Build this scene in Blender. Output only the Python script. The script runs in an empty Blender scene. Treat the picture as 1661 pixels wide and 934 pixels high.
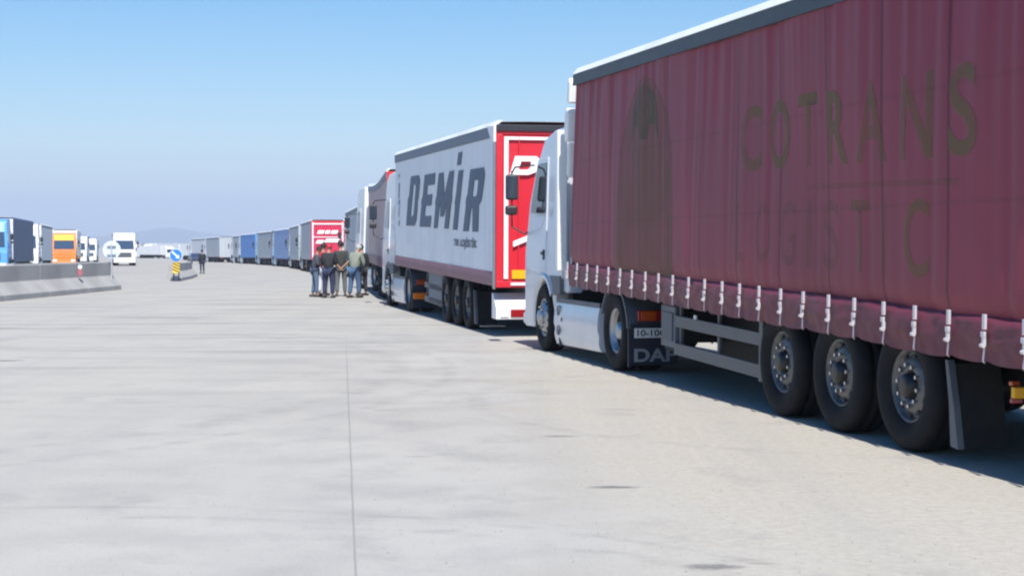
import bpy, bmesh, math, random
from mathutils import Vector, Matrix, noise
R = math.radians
random.seed(7)
scene = bpy.context.scene
COL = scene.collection

# ------------------------------------------------------------------ camera
H_EYE, FPX, HOR = 1.65, 2500.0, 400.0
cam_d = bpy.data.cameras.new('camera'); cam = bpy.data.objects.new('camera', cam_d); COL.objects.link(cam)
cam.location = (0, 0, H_EYE)
cam.rotation_euler = (R(90) - math.atan((467 - HOR) / FPX), 0, 0)
cam_d.lens = FPX / 1661 * 36; cam_d.sensor_width = 36
cam_d.clip_start = 0.1; cam_d.clip_end = 40000
scene.camera = cam
# ------------------------------------------------------------------ light
SUN_EL, SUN_AZ = R(56), math.atan2(.18, -.984)      # azimuth measured from +Y towards +X
world = bpy.data.worlds.new('World'); scene.world = world; world.use_nodes = True
wn = world.node_tree; bg = wn.nodes['Background']
sky = wn.nodes.new('ShaderNodeTexSky'); sky.sky_type = 'NISHITA'; sky.sun_disc = False
sky.sun_elevation = SUN_EL; sky.sun_rotation = SUN_AZ
sky.air_density = 1.0; sky.dust_density = .7; sky.ozone_density = 2.0; sky.altitude = 0
hs = wn.nodes.new('ShaderNodeHueSaturation'); hs.inputs['Saturation'].default_value = 1.56; wn.links.new(sky.outputs[0], hs.inputs['Color']); wn.links.new(hs.outputs[0], bg.inputs[0]); bg.inputs[1].default_value = 0.086
sl = bpy.data.lights.new('sun', 'SUN'); sun = bpy.data.objects.new('sun', sl); COL.objects.link(sun)
sl.energy = 4.0; sl.angle = R(.53); sl.color = (1, .955, .89)
sdir = Vector((math.sin(SUN_AZ) * math.cos(SUN_EL), math.cos(SUN_AZ) * math.cos(SUN_EL), math.sin(SUN_EL)))
sun.rotation_euler = sdir.to_track_quat('Z', 'Y').to_euler(); sun.location = (0, 0, 60)
scene.view_settings.view_transform = 'Standard'; scene.view_settings.look = 'None'
scene.view_settings.exposure = 0.84; scene.view_settings.gamma = 1
scene.render.filter_size = 2.0
try:
    scene.cycles.filter_width = 2.2
    scene.cycles.volume_bounces = 0
    scene.cycles.max_bounces = 8
except Exception: pass

# ------------------------------------------------------------------ helpers
GP = [(-400, 0), (60, 0), (115, -.35), (185, -.6), (240, -.85), (400, -1.5), (1500, -4), (20000, -4)]
def ground_z(y):
    for (a, za), (b, zb) in zip(GP, GP[1:]):
        if a <= y <= b: return za + (zb - za) * (y - a) / (b - a)
    return 0.
def pxx(px, Y): return (px - 830.5) / FPX * Y

MATS = {}
def M(name, col, rough=.5, metal=0., col2=None, nscale=3., amount=.5, bump=0., bscale=40., spec=.5, coat=0., alpha=1., detail=5, stretch=None):
    if name in MATS: return MATS[name]
    m = bpy.data.materials.new(name); m.use_nodes = True; nt = m.node_tree; n = nt.nodes; l = nt.links
    b = n['Principled BSDF']
    b.inputs['Base Color'].default_value = (*col, 1); b.inputs['Roughness'].default_value = rough
    b.inputs['Metallic'].default_value = metal; b.inputs['Specular IOR Level'].default_value = spec
    b.inputs['Coat Weight'].default_value = coat; b.inputs['Alpha'].default_value = alpha
    tc = n.new('ShaderNodeTexCoord'); src = tc.outputs['Object']
    if stretch:
        mp = n.new('ShaderNodeMapping'); mp.inputs['Scale'].default_value = stretch; l.new(src, mp.inputs[0]); src = mp.outputs[0]
    if col2 is None: col2 = tuple(c * .75 + .02 for c in col); amount = .35 if amount == .5 else amount
    t = n.new('ShaderNodeTexNoise'); t.inputs['Scale'].default_value = nscale; t.inputs['Detail'].default_value = detail
    l.new(src, t.inputs['Vector'])
    rp = n.new('ShaderNodeMapRange'); rp.inputs[1].default_value = .42; rp.inputs[2].default_value = .72
    rp.inputs[3].default_value = 0; rp.inputs[4].default_value = amount
    l.new(t.outputs['Fac'], rp.inputs[0])
    mx = n.new('ShaderNodeMix'); mx.data_type = 'RGBA'; mx.inputs[6].default_value = (*col, 1); mx.inputs[7].default_value = (*col2, 1)
    l.new(rp.outputs[0], mx.inputs[0]); l.new(mx.outputs[2], b.inputs['Base Color'])
    if bump:
        t2 = n.new('ShaderNodeTexNoise'); t2.inputs['Scale'].default_value = bscale; t2.inputs['Detail'].default_value = 6
        l.new(tc.outputs['Object'], t2.inputs['Vector'])
        bp = n.new('ShaderNodeBump'); bp.inputs['Strength'].default_value = bump; bp.inputs['Distance'].default_value = .02
        l.new(t2.outputs['Fac'], bp.inputs['Height']); l.new(bp.outputs[0], b.inputs['Normal'])
    MATS[name] = m; return m

def tag(o, label=None, cat=None, group=None, kind=None):
    if label: o['label'] = label
    if cat: o['category'] = cat
    if group: o['group'] = group
    if kind: o['kind'] = kind
    return o
def empty(name, loc=(0, 0, 0), rz=0., ry=0.):
    o = bpy.data.objects.new(name, None); COL.objects.link(o); o.location = loc
    o.rotation_euler = (0, ry, rz); o.empty_display_size = .3; return o

class G:
    """collects shapes, builds ONE mesh object"""
    def __init__(s, tf=None): s.v = []; s.f = []; s.sm = []; s.mi = []; s.tf = tf; s.mat = 0
    def add(s, vs, fs, smooth=False):
        k = len(s.v); s.v += [Vector(a) for a in vs]
        for f in fs: s.f.append([i + k for i in f]); s.sm.append(smooth); s.mi.append(s.mat)
        return s
    def box(s, x0, x1, y0, y1, z0, z1):
        vs = [(x, y, z) for x in (x0, x1) for y in (y0, y1) for z in (z0, z1)]
        return s.add(vs, [(0, 1, 3, 2), (4, 6, 7, 5), (0, 4, 5, 1), (2, 3, 7, 6), (0, 2, 6, 4), (1, 5, 7, 3)])
    def rod(s, p, q, r, n=10, r2=None, cap=True):
        p = Vector(p); q = Vector(q); d = (q - p).normalized(); a = d.orthogonal().normalized(); b = d.cross(a)
        r2 = r if r2 is None else r2; vs = []
        for c, rr in ((p, r), (q, r2)):
            for i in range(n):
                t = 2 * math.pi * i / n; vs.append(c + a * rr * math.cos(t) + b * rr * math.sin(t))
        s.add(vs, [(i, (i + 1) % n, n + (i + 1) % n, n + i) for i in range(n)], True)
        if cap: s.add(vs, [tuple(reversed(range(n))), tuple(range(n, 2 * n))])
        return s
    def path(s, pts, r, n=8):
        for a, b in zip(pts, pts[1:]): s.rod(a, b, r, n)
        return s
    def lathe(s, prof, n=32, smooth=True):            # profile (y, radius) about the Y axis
        vs = []; m = len(prof)
        for i in range(n):
            t = 2 * math.pi * i / n
            for (y, r) in prof: vs.append((r * math.cos(t), y, r * math.sin(t)))
        fs = [(i * m + j, ((i + 1) % n) * m + j, ((i + 1) % n) * m + j + 1, i * m + j + 1) for i in range(n) for j in range(m - 1)]
        return s.add(vs, fs, smooth)
    def prism(s, poly, y0, y1, w=None):               # poly in (x, z); w(z) gives a half width
        n = len(poly); a = [(x, (y0 if w is None else -w(x, z)), z) for x, z in poly]; b = [(x, (y1 if w is None else w(x, z)), z) for x, z in poly]
        return s.add(a + b, [tuple(range(n)), tuple(reversed(range(n, 2 * n)))] + [(i, i + n, (i + 1) % n + n, (i + 1) % n) for i in range(n)])
    def build(s, name, mats, parent=None, bevel=0., loc=None, smooth_all=False):
        vs = [s.tf(v) for v in s.v] if s.tf else s.v
        me = bpy.data.meshes.new(name); me.from_pydata([tuple(v) for v in vs], [], s.f)
        bm = bmesh.new(); bm.from_mesh(me)
        bmesh.ops.recalc_face_normals(bm, faces=bm.faces); bm.to_mesh(me); bm.free()
        for p, sm, mi in zip(me.polygons, s.sm, s.mi): p.use_smooth = sm or smooth_all; p.material_index = mi
        for m in (mats if isinstance(mats, (list, tuple)) else [mats]): me.materials.append(m)
        return link(name, me, parent, bevel, loc)
def link(name, me, parent=None, bevel=0., loc=None):
    o = bpy.data.objects.new(name, me); COL.objects.link(o)
    if parent: o.parent = parent
    if loc: o.location = loc
    if bevel:
        b = o.modifiers.new('bevel', 'BEVEL'); b.width = bevel; b.segments = 2; b.limit_method = 'ANGLE'; b.angle_limit = R(35)
    return o

def flat_mesh(polys=None, text=None, bold=0.):
    """2-D lettering as a mesh in the XY plane"""
    if text is not None:
        cu = bpy.data.curves.new('t', 'FONT'); cu.body = text; cu.offset = bold; cu.size = 1
    else:
        cu = bpy.data.curves.new('t', 'CURVE'); cu.dimensions = '2D'
        for p in polys:
            sp = cu.splines.new('POLY'); sp.points.add(len(p) - 1); sp.use_cyclic_u = True
            for q, (x, y) in zip(sp.points, p): q.co = (x, y, 0, 1)
    if text is None and bold: cu.offset = bold
    cu.fill_mode = 'BOTH' if text is None else 'FRONT'
    if text is None: cu.extrude = 0
    o = bpy.data.objects.new('t', cu); COL.objects.link(o)
    dg = bpy.context.evaluated_depsgraph_get(); me = bpy.data.meshes.new_from_object(o.evaluated_get(dg))
    bpy.data.objects.remove(o); return me
def fit(me, w, h, slant=0., cap=None):
    """scale so that it spans w x h with the lower left corner at 0,0"""
    xs = [v.co.x for v in me.vertices]; ys = [v.co.y for v in me.vertices]
    x0, x1, y0, y1 = min(xs), max(xs), min(ys), max(ys)
    for v in me.vertices:
        x = (v.co.x - x0) / (x1 - x0); y = (v.co.y - y0) / (y1 - y0); v.co = (x * w + slant * y, y * h, 0)
    return me
def decal(name, me, fn, mat, parent, step=None):
    """map a flat mesh on to a curved surface"""
    bm = bmesh.new(); bm.from_mesh(me)
    bmesh.ops.remove_doubles(bm, verts=bm.verts, dist=1e-5)
    if step:
        for ax in (0, 1):
            lo = min(v.co[ax] for v in bm.verts); hi = max(v.co[ax] for v in bm.verts); t = lo + step
            while t < hi:
                no = Vector((1, 0, 0)) if ax == 0 else Vector((0, 1, 0))
                bmesh.ops.bisect_plane(bm, geom=bm.verts[:] + bm.edges[:] + bm.faces[:], plane_co=no * t, plane_no=no); t += step
    for v in bm.verts: v.co = fn(v.co.x, v.co.y)
    m2 = bpy.data.meshes.new(name); bm.to_mesh(m2); bm.free(); m2.materials.clear(); m2.materials.append(mat)
    for p in m2.polygons: p.use_smooth = True
    return link(name, m2, parent)

# ------------------------------------------------------------------ materials
rubber = M('rubber', (.010, .010, .012), .85, col2=(.025, .024, .023), nscale=9, amount=.5, bump=.15)
rubber_dirty = M('rubber dusty', (.008, .008, .010), .8, spec=.25, col2=(.024, .023, .022), nscale=5, amount=.5, bump=.2)
black = M('black plastic', (.02, .021, .024), .5)
chass = M('chassis', (.008, .009, .012), .6, col2=(.022, .02, .018), nscale=4, amount=.6)
glass = M('dark glass', (.02, .03, .05), .05, spec=1.)
alu = M('aluminium', (.42, .43, .45), .38, .9, bump=.1)
rimm = M('rim steel', (.15, .15, .155), .42, .55, col2=(.045, .042, .04), nscale=12, amount=.6)
rimdark = M('rim dark', (.008, .008, .01), .6)
hubm = M('hub dark', (.010, .010, .012), .4)
guard = M('side guard grey', (.11, .118, .13), .5, .2, col2=(.09, .09, .09), nscale=6, amount=.5)
galv = M('galvanised panel', (.13, .15, .18), .5, .2, col2=(.06, .07, .08), nscale=5, amount=.7)
bucklem = M('buckle steel', (.72, .69, .72), .32, .35, nscale=20)
strapm = M('strap webbing', (.62, .55, .60), .8)
silver = M('silver paint', (.68, .71, .76), .32, .25, coat=.4, nscale=1.5, col2=(.56, .58, .62), amount=.4)
silver_hi = M('silver fairing', (.66, .69, .74), .3, .15, coat=.4, nscale=1.5, col2=(.5, .52, .55), amount=.5)
fenderg = M('fender grey', (.10, .115, .14), .5, col2=(.06, .06, .065))
white = M('white paint', (.78, .79, .80), .35, coat=.3, col2=(.62, .61, .59), nscale=1.8, amount=.4)
cream = M('cream paint', (.66, .64, .58), .4, coat=.2)
redp = M('red paint', (.62, .018, .035), .4, coat=.3, col2=(.5, .02, .035), amount=.4)
redf = M('faded red', (.38, .06, .10), .55)
tape = M('reflective tape', (.85, .82, .84), .4)
yellow = M('yellow plate', (.85, .42, .01), .4)
orangel = M('orange lamp', (.45, .07, .01), .25, coat=.5)
redl = M('red lamp', (.28, .008, .012), .25, coat=.5)
lampw = M('clear lamp', (.75, .77, .8), .15, coat=.6)
plate = M('plate white', (.7, .72, .75), .5)
ink = M('black ink', (.02, .02, .03), .6)
navyflap = M('mud flap navy', (.009, .012, .028), .7)
flapwhite = M('flap lettering', (.26, .27, .30), .7, nscale=15)
concrete_b = M('barrier concrete', (.36, .355, .345), .9, col2=(.24, .235, .23), nscale=.8, amount=.7, bump=.25, bscale=25, stretch=(1, 1, 1))
maroon = None
def curtain_material(name, base, dirt, seams=True, rough=.5, seam_gap=.54, faded=None):
    """tarpaulin with vertical weld seams, dust towards the hem and blotchy fading (all fixed on the cloth)"""
    m = bpy.data.materials.new(name); m.use_nodes = True; nt = m.node_tree; n = nt.nodes; l = nt.links; b = n['Principled BSDF']
    b.inputs['Roughness'].default_value = rough; b.inputs['Specular IOR Level'].default_value = .35
    tc = n.new('ShaderNodeTexCoord'); sp = n.new('ShaderNodeSeparateXYZ'); l.new(tc.outputs['Object'], sp.inputs[0])
    def mixc(fac, c1, c2):
        mx = n.new('ShaderNodeMix'); mx.data_type = 'RGBA'
        for i, c in ((6, c1), (7, c2)):
            if isinstance(c, tuple): mx.inputs[i].default_value = (*c, 1)
            else: l.new(c, mx.inputs[i])
        if isinstance(fac, float): mx.inputs[0].default_value = fac
        else: l.new(fac, mx.inputs[0])
        return mx.outputs[2]
    def rng(x, a, bb, c, d):
        q = n.new('ShaderNodeMapRange'); l.new(x, q.inputs[0])
        for i, v in enumerate((a, bb, c, d)): q.inputs[i + 1].default_value = v
        return q.outputs[0]
    nz = n.new('ShaderNodeTexNoise'); nz.inputs['Scale'].default_value = .7; nz.inputs['Detail'].default_value = 4; l.new(tc.outputs['Object'], nz.inputs[0])
    c = mixc(rng(nz.outputs[0], .35, .7, 0, .45), base, dirt)
    mp = n.new('ShaderNodeMapping'); mp.inputs['Scale'].default_value = (3.2, 3, .22); l.new(tc.outputs['Object'], mp.inputs[0])
    n2 = n.new('ShaderNodeTexNoise'); n2.inputs['Scale'].default_value = 1.3; n2.inputs['Detail'].default_value = 5; l.new(mp.outputs[0], n2.inputs[0])
    c = mixc(rng(n2.outputs[0], .5, .75, 0, .35), c, tuple(x * .62 for x in base))
    if faded: c = mixc(rng(nz.outputs[0], .5, .8, 0, .4), c, faded)
    if seams:
        md = n.new('ShaderNodeMath'); md.operation = 'PINGPONG'; md.inputs[1].default_value = seam_gap * .5 * 2.07; l.new(sp.outputs[0], md.inputs[0])
        c = mixc(rng(md.outputs[0], 0, .03, .9, 0), c, tuple(x * .3 for x in base))
        for zz in (1.98, 2.87):
            sb = n.new('ShaderNodeMath'); sb.operation = 'SUBTRACT'; sb.inputs[1].default_value = zz; l.new(sp.outputs[2], sb.inputs[0])
            ab = n.new('ShaderNodeMath'); ab.operation = 'ABSOLUTE'; l.new(sb.outputs[0], ab.inputs[0])
            c = mixc(rng(ab.outputs[0], 0, .03, .35, 0), c, tuple(x * .55 for x in base))
    l.new(c, b.inputs['Base Color'])
    n3 = n.new('ShaderNodeTexNoise'); n3.inputs['Scale'].default_value = 60; l.new(tc.outputs['Object'], n3.inputs[0])
    bp = n.new('ShaderNodeBump'); bp.inputs['Strength'].default_value = .05; l.new(n3.outputs[0], bp.inputs['Height']); l.new(bp.outputs[0], b.inputs['Normal'])
    return m
cur_maroon = curtain_material('maroon curtain', (.27, .036, .064), (.20, .048, .062))
hem_maroon = curtain_material('maroon hem', (.155, .032, .050), (.11, .034, .044), seams=False, faded=(.21, .11, .13))
cur_grey = curtain_material('pale grey curtain', (.80, .81, .84), (.70, .71, .72), seams=False)
hem_mauve = curtain_material('mauve hem', (.25, .11, .14), (.19, .09, .11), seams=False, faded=(.34, .26, .28))
cur_pink = curtain_material('greyish pink curtain', (.47, .32, .31), (.34, .24, .235), seams=False, faded=(.36, .24, .26))
cur_gy = curtain_material('mid grey curtain', (.44, .465, .50), (.36, .38, .40), seams=False)
cur_blue = curtain_material('blue curtain', (.09, .27, .66), (.08, .22, .54), seams=False)
cur_palebl = curtain_material('pale blue curtain', (.22, .34, .62), (.19, .29, .50), seams=False)
cur_navy = curtain_material('navy curtain', (.055, .095, .19), (.045, .08, .155), seams=False)
cur_white = curtain_material('white curtain', (.70, .71, .73), (.60, .60, .60), seams=False)
railg = M('grey top rail', (.13, .16, .21), .5)
raild = M('dark top rail', (.05, .06, .075), .5, col2=(.09, .09, .1), nscale=3)
roofw = M('roof tarp', (.66, .70, .74), .6, col2=(.45, .47, .48), nscale=1, amount=.6)
blue_cab = M('sky blue paint', (.10, .33, .75), .35, coat=.3)
cyan_cab = M('pale cyan paint', (.35, .62, .80), .35, coat=.3)
orange_cab = M('orange paint', (.80, .24, .04), .4, coat=.3)
yellow_pan = M('yellow paint', (.85, .52, .03), .4, coat=.3)
pinkpan = M('crimson door', (.55, .02, .07), .45)
greydoor = M('grey door', (.10, .10, .13), .5)

# ------------------------------------------------------------------ ground, hills
def ground():
    m = bpy.data.materials.new('worn concrete'); m.use_nodes = True; nt = m.node_tree; n = nt.nodes; l = nt.links; b = n['Principled BSDF']
    b.inputs['Roughness'].default_value = .93; b.inputs['Specular IOR Level'].default_value = .25
    tc = n.new('ShaderNodeTexCoord'); P = tc.outputs['Object']; sp = n.new('ShaderNodeSeparateXYZ'); l.new(P, sp.inputs[0])
    X, Y = sp.outputs[0], sp.outputs[1]
    def math_(op, a, bb=None, c=None):
        q = n.new('ShaderNodeMath'); q.operation = op
        for i, v in enumerate((a, bb, c)):
            if v is None: continue
            if isinstance(v, (int, float)): q.inputs[i].default_value = v
            else: l.new(v, q.inputs[i])
        return q.outputs[0]
    def rng(x, a, bb, c, d):
        q = n.new('ShaderNodeMapRange'); l.new(x, q.inputs[0])
        for i, v in enumerate((a, bb, c, d)): q.inputs[i + 1].default_value = v
        return q.outputs[0]
    def tex(scale, detail=5, stretch=None, rough=.55, off=(0, 0, 0)):
        src = P
        if stretch or any(off):
            mp = n.new('ShaderNodeMapping'); mp.inputs['Scale'].default_value = stretch or (1, 1, 1); mp.inputs['Location'].default_value = off; l.new(P, mp.inputs[0]); src = mp.outputs[0]
        q = n.new('ShaderNodeTexNoise'); q.inputs['Scale'].default_value = scale; q.inputs['Detail'].default_value = detail; q.inputs['Roughness'].default_value = rough
        l.new(src, q.inputs['Vector']); return q.outputs['Fac']
    def mixc(fac, c1, c2):
        mx = n.new('ShaderNodeMix'); mx.data_type = 'RGBA'
        for i, c in ((6, c1), (7, c2)):
            if isinstance(c, tuple): mx.inputs[i].default_value = (*c, 1)
            else: l.new(c, mx.inputs[i])
        if isinstance(fac, (int, float)): mx.inputs[0].default_value = fac
        else: l.new(fac, mx.inputs[0])
        return mx.outputs[2]
    big = tex(.25, 5); mid = tex(1.3, 6); fine = tex(14, 6, rough=.7)
    c = mixc(rng(big, .35, .68, 0, 1), (.378, .367, .344), (.326, .316, .295))
    c = mixc(rng(mid, .45, .70, 0, .6), c, (.255, .252, .245))
    # dusty sand on the parking strip by the trucks and along the left
    edge = math_('ADD', X, math_('MULTIPLY', Y, .05)); edge = math_('ADD', edge, math_('MULTIPLY', math_('SUBTRACT', mid, .5), 2.2)); edge = math_('ADD', edge, math_('MULTIPLY', math_('SUBTRACT', big, .5), 3.0))
    sand = rng(edge, .4, 1.9, 0, 1)
    c = mixc(sand, c, mixc(rng(fine, .35, .7, 0, 1), (.395, .374, .330), (.32, .298, .255)))
    le = math_('ADD', X, math_('MULTIPLY', math_('SUBTRACT', big, .5), 5)); left = rng(le, -5.5, -.8, .8, 0)
    c = mixc(left, c, (.365, .350, .318))
    # tyre-wear bands that run with the lane and smears across it
    smear = tex(1., 5, (.20, 1.3, 1)); sm = rng(smear, .50, .72, 0, .7); c = mixc(math_('MULTIPLY', sm, math_('MULTIPLY', rng(Y, 14, 26, .15, 1), rng(X, -4, 0, 1, .4))), c, (.19, .19, .185))
    lane = tex(1., 4, (1.1, .05, 1), off=(3, 0, 0)); c = mixc(rng(lane, .5, .75, 0, .32), c, (.26, .262, .265))
    # small oil stains
    for (x, y, a, d, s) in ((1.04, 7.92, .17, .08, .85), (1.3, 8.0, .10, .03, .35), (.70, 10.55, .19, .07, .9), (.42, 13.4, .18, .07, .7), (-7.35, 22.3, .30, .14, .95),
                            (-.75, 12.1, .14, .05, .35), (-1.3, 15.5, .16, .06, .3), (-10.6, 31, 1.3, .35, .5), (-8.2, 36, 1.5, .5, .35), (-6.5, 33, .9, .25, .35), (1.1, 15.6, .25, .08, .25),
                            (-4.6, 28, 2.0, .25, .3), (.35, 24.9, .35, .3, .5), (-3.7, 9.8, .1, .04, .3), (-9.8, 27.5, 1.1, .2, .35), (-6.9, 44, 2.5, .5, .3)):
        dx = math_('DIVIDE', math_('SUBTRACT', X, x), a); dy = math_('DIVIDE', math_('SUBTRACT', Y, y), d)
        rr = math_('ADD', math_('MULTIPLY', dx, dx), math_('MULTIPLY', dy, dy)); rr = math_('ADD', rr, math_('MULTIPLY', math_('SUBTRACT', fine, .5), 2.5))
        c = mixc(rng(rr, .1, 1.2, s, 0), c, (.13, .13, .13))
    # saw-cut joint
    jx = math_('SUBTRACT', math_('ADD', X, math_('MULTIPLY', math_('SUBTRACT', Y, 7.7), .1103)), -.785)
    jx = math_('ADD', jx, math_('MULTIPLY', math_('SUBTRACT', mid, .5), .012))
    c = mixc(math_('MULTIPLY', rng(math_('ABSOLUTE', jx), .003, .010, .5, 0), rng(Y, 21, 30, 1, 0)), c, (.15, .15, .15))
    # broad scuffs: worn patches with ragged edges
    pt = tex(.9, 8, rough=.72, off=(11, 4, 0)); c = mixc(rng(pt, .56, .66, 0, .4), c, (.24, .238, .23))
    pt2 = tex(2.6, 8, (.5, 1.2, 1), rough=.75, off=(2, 9, 0)); c = mixc(rng(pt2, .60, .70, 0, .4), c, (.21, .208, .20))
    # curved tyre scuffs low in the middle and to the right
    for (cx, cy, r0, wdt) in ((-2.6, 4.5, 4.9, .10), (-2.6, 4.5, 5.25, .07), (4.2, 16.5, 4.6, .12), (-14, 20, 12.5, .2), (-14, 20, 13.2, .12)):
        dx = math_('SUBTRACT', X, cx); dy = math_('SUBTRACT', Y, cy)
        rr = math_('SQRT', math_('ADD', math_('MULTIPLY', dx, dx), math_('MULTIPLY', dy, dy)))
        rr = math_('ABSOLUTE', math_('SUBTRACT', math_('ADD', rr, math_('MULTIPLY', math_('SUBTRACT', mid, .5), .12)), r0))
        c = mixc(math_('MULTIPLY', rng(rr, wdt * .4, wdt, .28, 0), rng(pt2, .45, .6, 0, 1)), c, (.17, .168, .165))
    # grit and pitting
    c = mixc(rng(tex(90, 2), .60, .75, 0, .5), c, (.16, .15, .14))
    c = mixc(rng(tex(30, 3, off=(5, 3, 0)), .62, .74, 0, .5), c, (.14, .13, .12))
    l.new(c, b.inputs['Base Color'])
    bp = n.new('ShaderNodeBump'); bp.inputs['Strength'].default_value = .2; bp.inputs['Distance'].default_value = .008
    l.new(math_('ADD', fine, math_('MULTIPLY', mid, 2.)), bp.inputs['Height']); l.new(bp.outputs[0], b.inputs['Normal'])
    ys = [-60, -10] + list(range(0, 60, 4)) + [60, 75, 90, 115, 140, 185, 210, 240, 300, 400, 700, 1500, 4000, 9500, 15000]
    xs = [-15000, -5000, -1000, -200, -50, -10, 0, 10, 50, 200, 1000, 5000, 15000]
    g = G()
    g.add([(x, y, ground_z(y)) for y in ys for x in xs], [(j * len(xs) + i, j * len(xs) + i + 1, (j + 1) * len(xs) + i + 1, (j + 1) * len(xs) + i) for j in range(len(ys) - 1) for i in range(len(xs) - 1)])
    tag(g.build('ground', m), kind='structure')
ground()

def hills():
    hm = M('hillside', (.10, .12, .09), .95, col2=(.2, .17, .12), nscale=.002, amount=.8)
    nx, ny = 160, 10; vs = []
    for j in range(ny):
        for i in range(nx):
            x = -6500 + 10500 * i / (nx - 1); y = 7600 + 260 * j; t = j / (ny - 1)
            ang = x / 8000 * 2500 + 830                     # rough picture column of this bearing
            h = 40 + 42 * math.exp(-((ang - 215) / 150) ** 2) + 30 * math.exp(-((ang - 420) / 110) ** 2) + 30 * math.exp(-((ang + 100) / 200) ** 2)
            h *= .9 + .8 * noise.fractal(Vector((x * .0012, y * .001, 3.1)), 1, 2, 4)
            vs.append((x, y, -6 + max(0, h) * math.sin(math.pi * min(1, t * 1.0)) ** .8))
    tag(G().add(vs, [(j * nx + i, j * nx + i + 1, (j + 1) * nx + i + 1, (j + 1) * nx + i) for j in range(ny - 1) for i in range(nx - 1)], True).build('hills', hm), kind='structure')
hills()

# ------------------------------------------------------------------ wheels
def wheel_meshes():
    out = {}
    def tyre(w, r=.53, dual=False):
        g = G(); h = w / 2
        def prof(c):
            return [(c - h * .72, .30), (c - h * .9, .33), (c - h, .42), (c - h * .97, .485), (c - h * .82, .522), (c - h * .6, r), (c - h * .3, r), (c - h * .29, r - .014), (c - h * .22, r - .014), (c - h * .21, r),
                    (c + h * .21, r), (c + h * .22, r - .014), (c + h * .29, r - .014), (c + h * .3, r), (c + h * .6, r), (c + h * .82, .522), (c + h * .97, .485), (c + h, .42), (c + h * .9, .33), (c + h * .72, .30)]
        g.lathe(prof(0), 40)
        if dual: g.lathe(prof(-.34), 40)
        g.rod((0, -h * .6 - (.34 if dual else 0), 0), (0, h * .15, 0), .295, 24)
        return g
    def me_of(g, name, mats, bev=0):
        o = g.build(name, mats); me = o.data; bpy.data.objects.remove(o); return me
    out['tyre'] = me_of(tyre(.37), 'wheel', rubber_dirty)
    out['tyre_dual'] = me_of(tyre(.29, dual=True), 'wheel', rubber_dirty)
    out['tyre_front'] = me_of(tyre(.31), 'wheel', rubber_dirty)
    def rim_trailer(y):
        g = G(); g.lathe([(y, .302), (y + .010, .293), (y - .012, .278), (y - .035, .268), (y - .045, .25), (y - .03, .235), (y - .005, .20), (y + .0, .15), (y - .01, .12), (y - .03, .112)], 36)
        g.mat = 1; g.lathe([(y - .04, .115), (y + .03, .098), (y + .055, .085), (y + .06, .05), (y + .06, 0.001)], 24)
        for i in range(10):
            t = 2 * math.pi * i / 10; x, z = math.cos(t), math.sin(t)
            g.mat = 2; g.rod((x * .235, y - .06, z * .235), (x * .235, y - .018, z * .235), .027, 12)
            g.mat = 3; t += .314; x, z = math.cos(t), math.sin(t); g.rod((x * .168, y - .02, z * .168), (x * .168, y + .03, z * .168), .017, 6)
        return g
    out['rim'] = me_of(rim_trailer(.13), 'rim', [rimm, hubm, rimdark, M('wheel nut', (.55, .55, .57), .25, .9)])
    g = G(); y = .10
    g.lathe([(y, .302), (y + .012, .292), (y - .03, .272), (y - .13, .262), (y - .16, .22), (y - .17, .15), (y - .12, .13), (y - .02, .11), (y + .0, .07), (y + .0, .001)], 36)
    for i in range(10):
        t = 2 * math.pi * i / 10; x, z = math.cos(t), math.sin(t); g.mat = 0; g.rod((x * .165, y - .17, z * .165), (x * .165, y - .12, z * .165), .016, 6)
        g.mat = 1; t += .314; x, z = math.cos(t), math.sin(t); g.rod((x * .215, y - .172, z * .215), (x * .215, y - .158, z * .215), .026, 10)
    out['rim_dual'] = me_of(g, 'rim', [alu, rimdark])
    g = G(); y = .115
    g.lathe([(y, .302), (y + .012, .292), (y - .02, .275), (y + .0, .24), (y + .04, .20), (y + .05, .15), (y + .045, .13), (y + .10, .11), (y + .12, .05), (y + .12, .001)], 36)
    for i in range(10):
        t = 2 * math.pi * i / 10; x, z = math.cos(t), math.sin(t); g.mat = 0; g.rod((x * .17, y + .04, z * .17), (x * .17, y + .08, z * .17), .017, 6)
        g.mat = 1; t += .314; x, z = math.cos(t), math.sin(t); g.rod((x * .235, y - .02, z * .235), (x * .235, y + .012, z * .235), .025, 10)
    out['rim_front'] = me_of(g, 'rim', [alu, rimdark])
    return out
WM = wheel_meshes()
def wheel(root, x, side, kind='', y=None, spin=0., dz=0.):
    w = .37 if kind == '' else (.29 if kind == '_dual' else .31)
    y = 1.262 - w / 2 if y is None else y
    o = link('wheel', WM['tyre' + kind], root, loc=(x, side * y, .53 + dz)); o.rotation_euler = (0, spin, 0 if side > 0 else math.pi)
    r = link('rim', WM['rim' + kind], o); return o

# ------------------------------------------------------------------ articulated lorry
def curtain_off(s, z, amp, seed):
    t = max(0., (z - 1.2) / 2.8)
    a = .25 + 1.0 * t ** 1.8 + .35 * max(0, 1 - t * 3.5)
    f = noise.noise(Vector((s * 3.1, z * .22, seed))) * .8 + noise.noise(Vector((s * 7.3, z * .35, seed + 4))) * .55
    f += 1.5 * (.35 - abs(noise.noise(Vector((s * 4.2, z * .16, seed + 14))))) * (.3 + t * t)
    d = amp * a * f + amp * 1.6 * noise.noise(Vector((s * .55, z * .6, seed + 9)))
    d -= .5 * amp * math.exp(-(((s + .27) % 1.12 - .56) / .05) ** 2)
    return d

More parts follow.
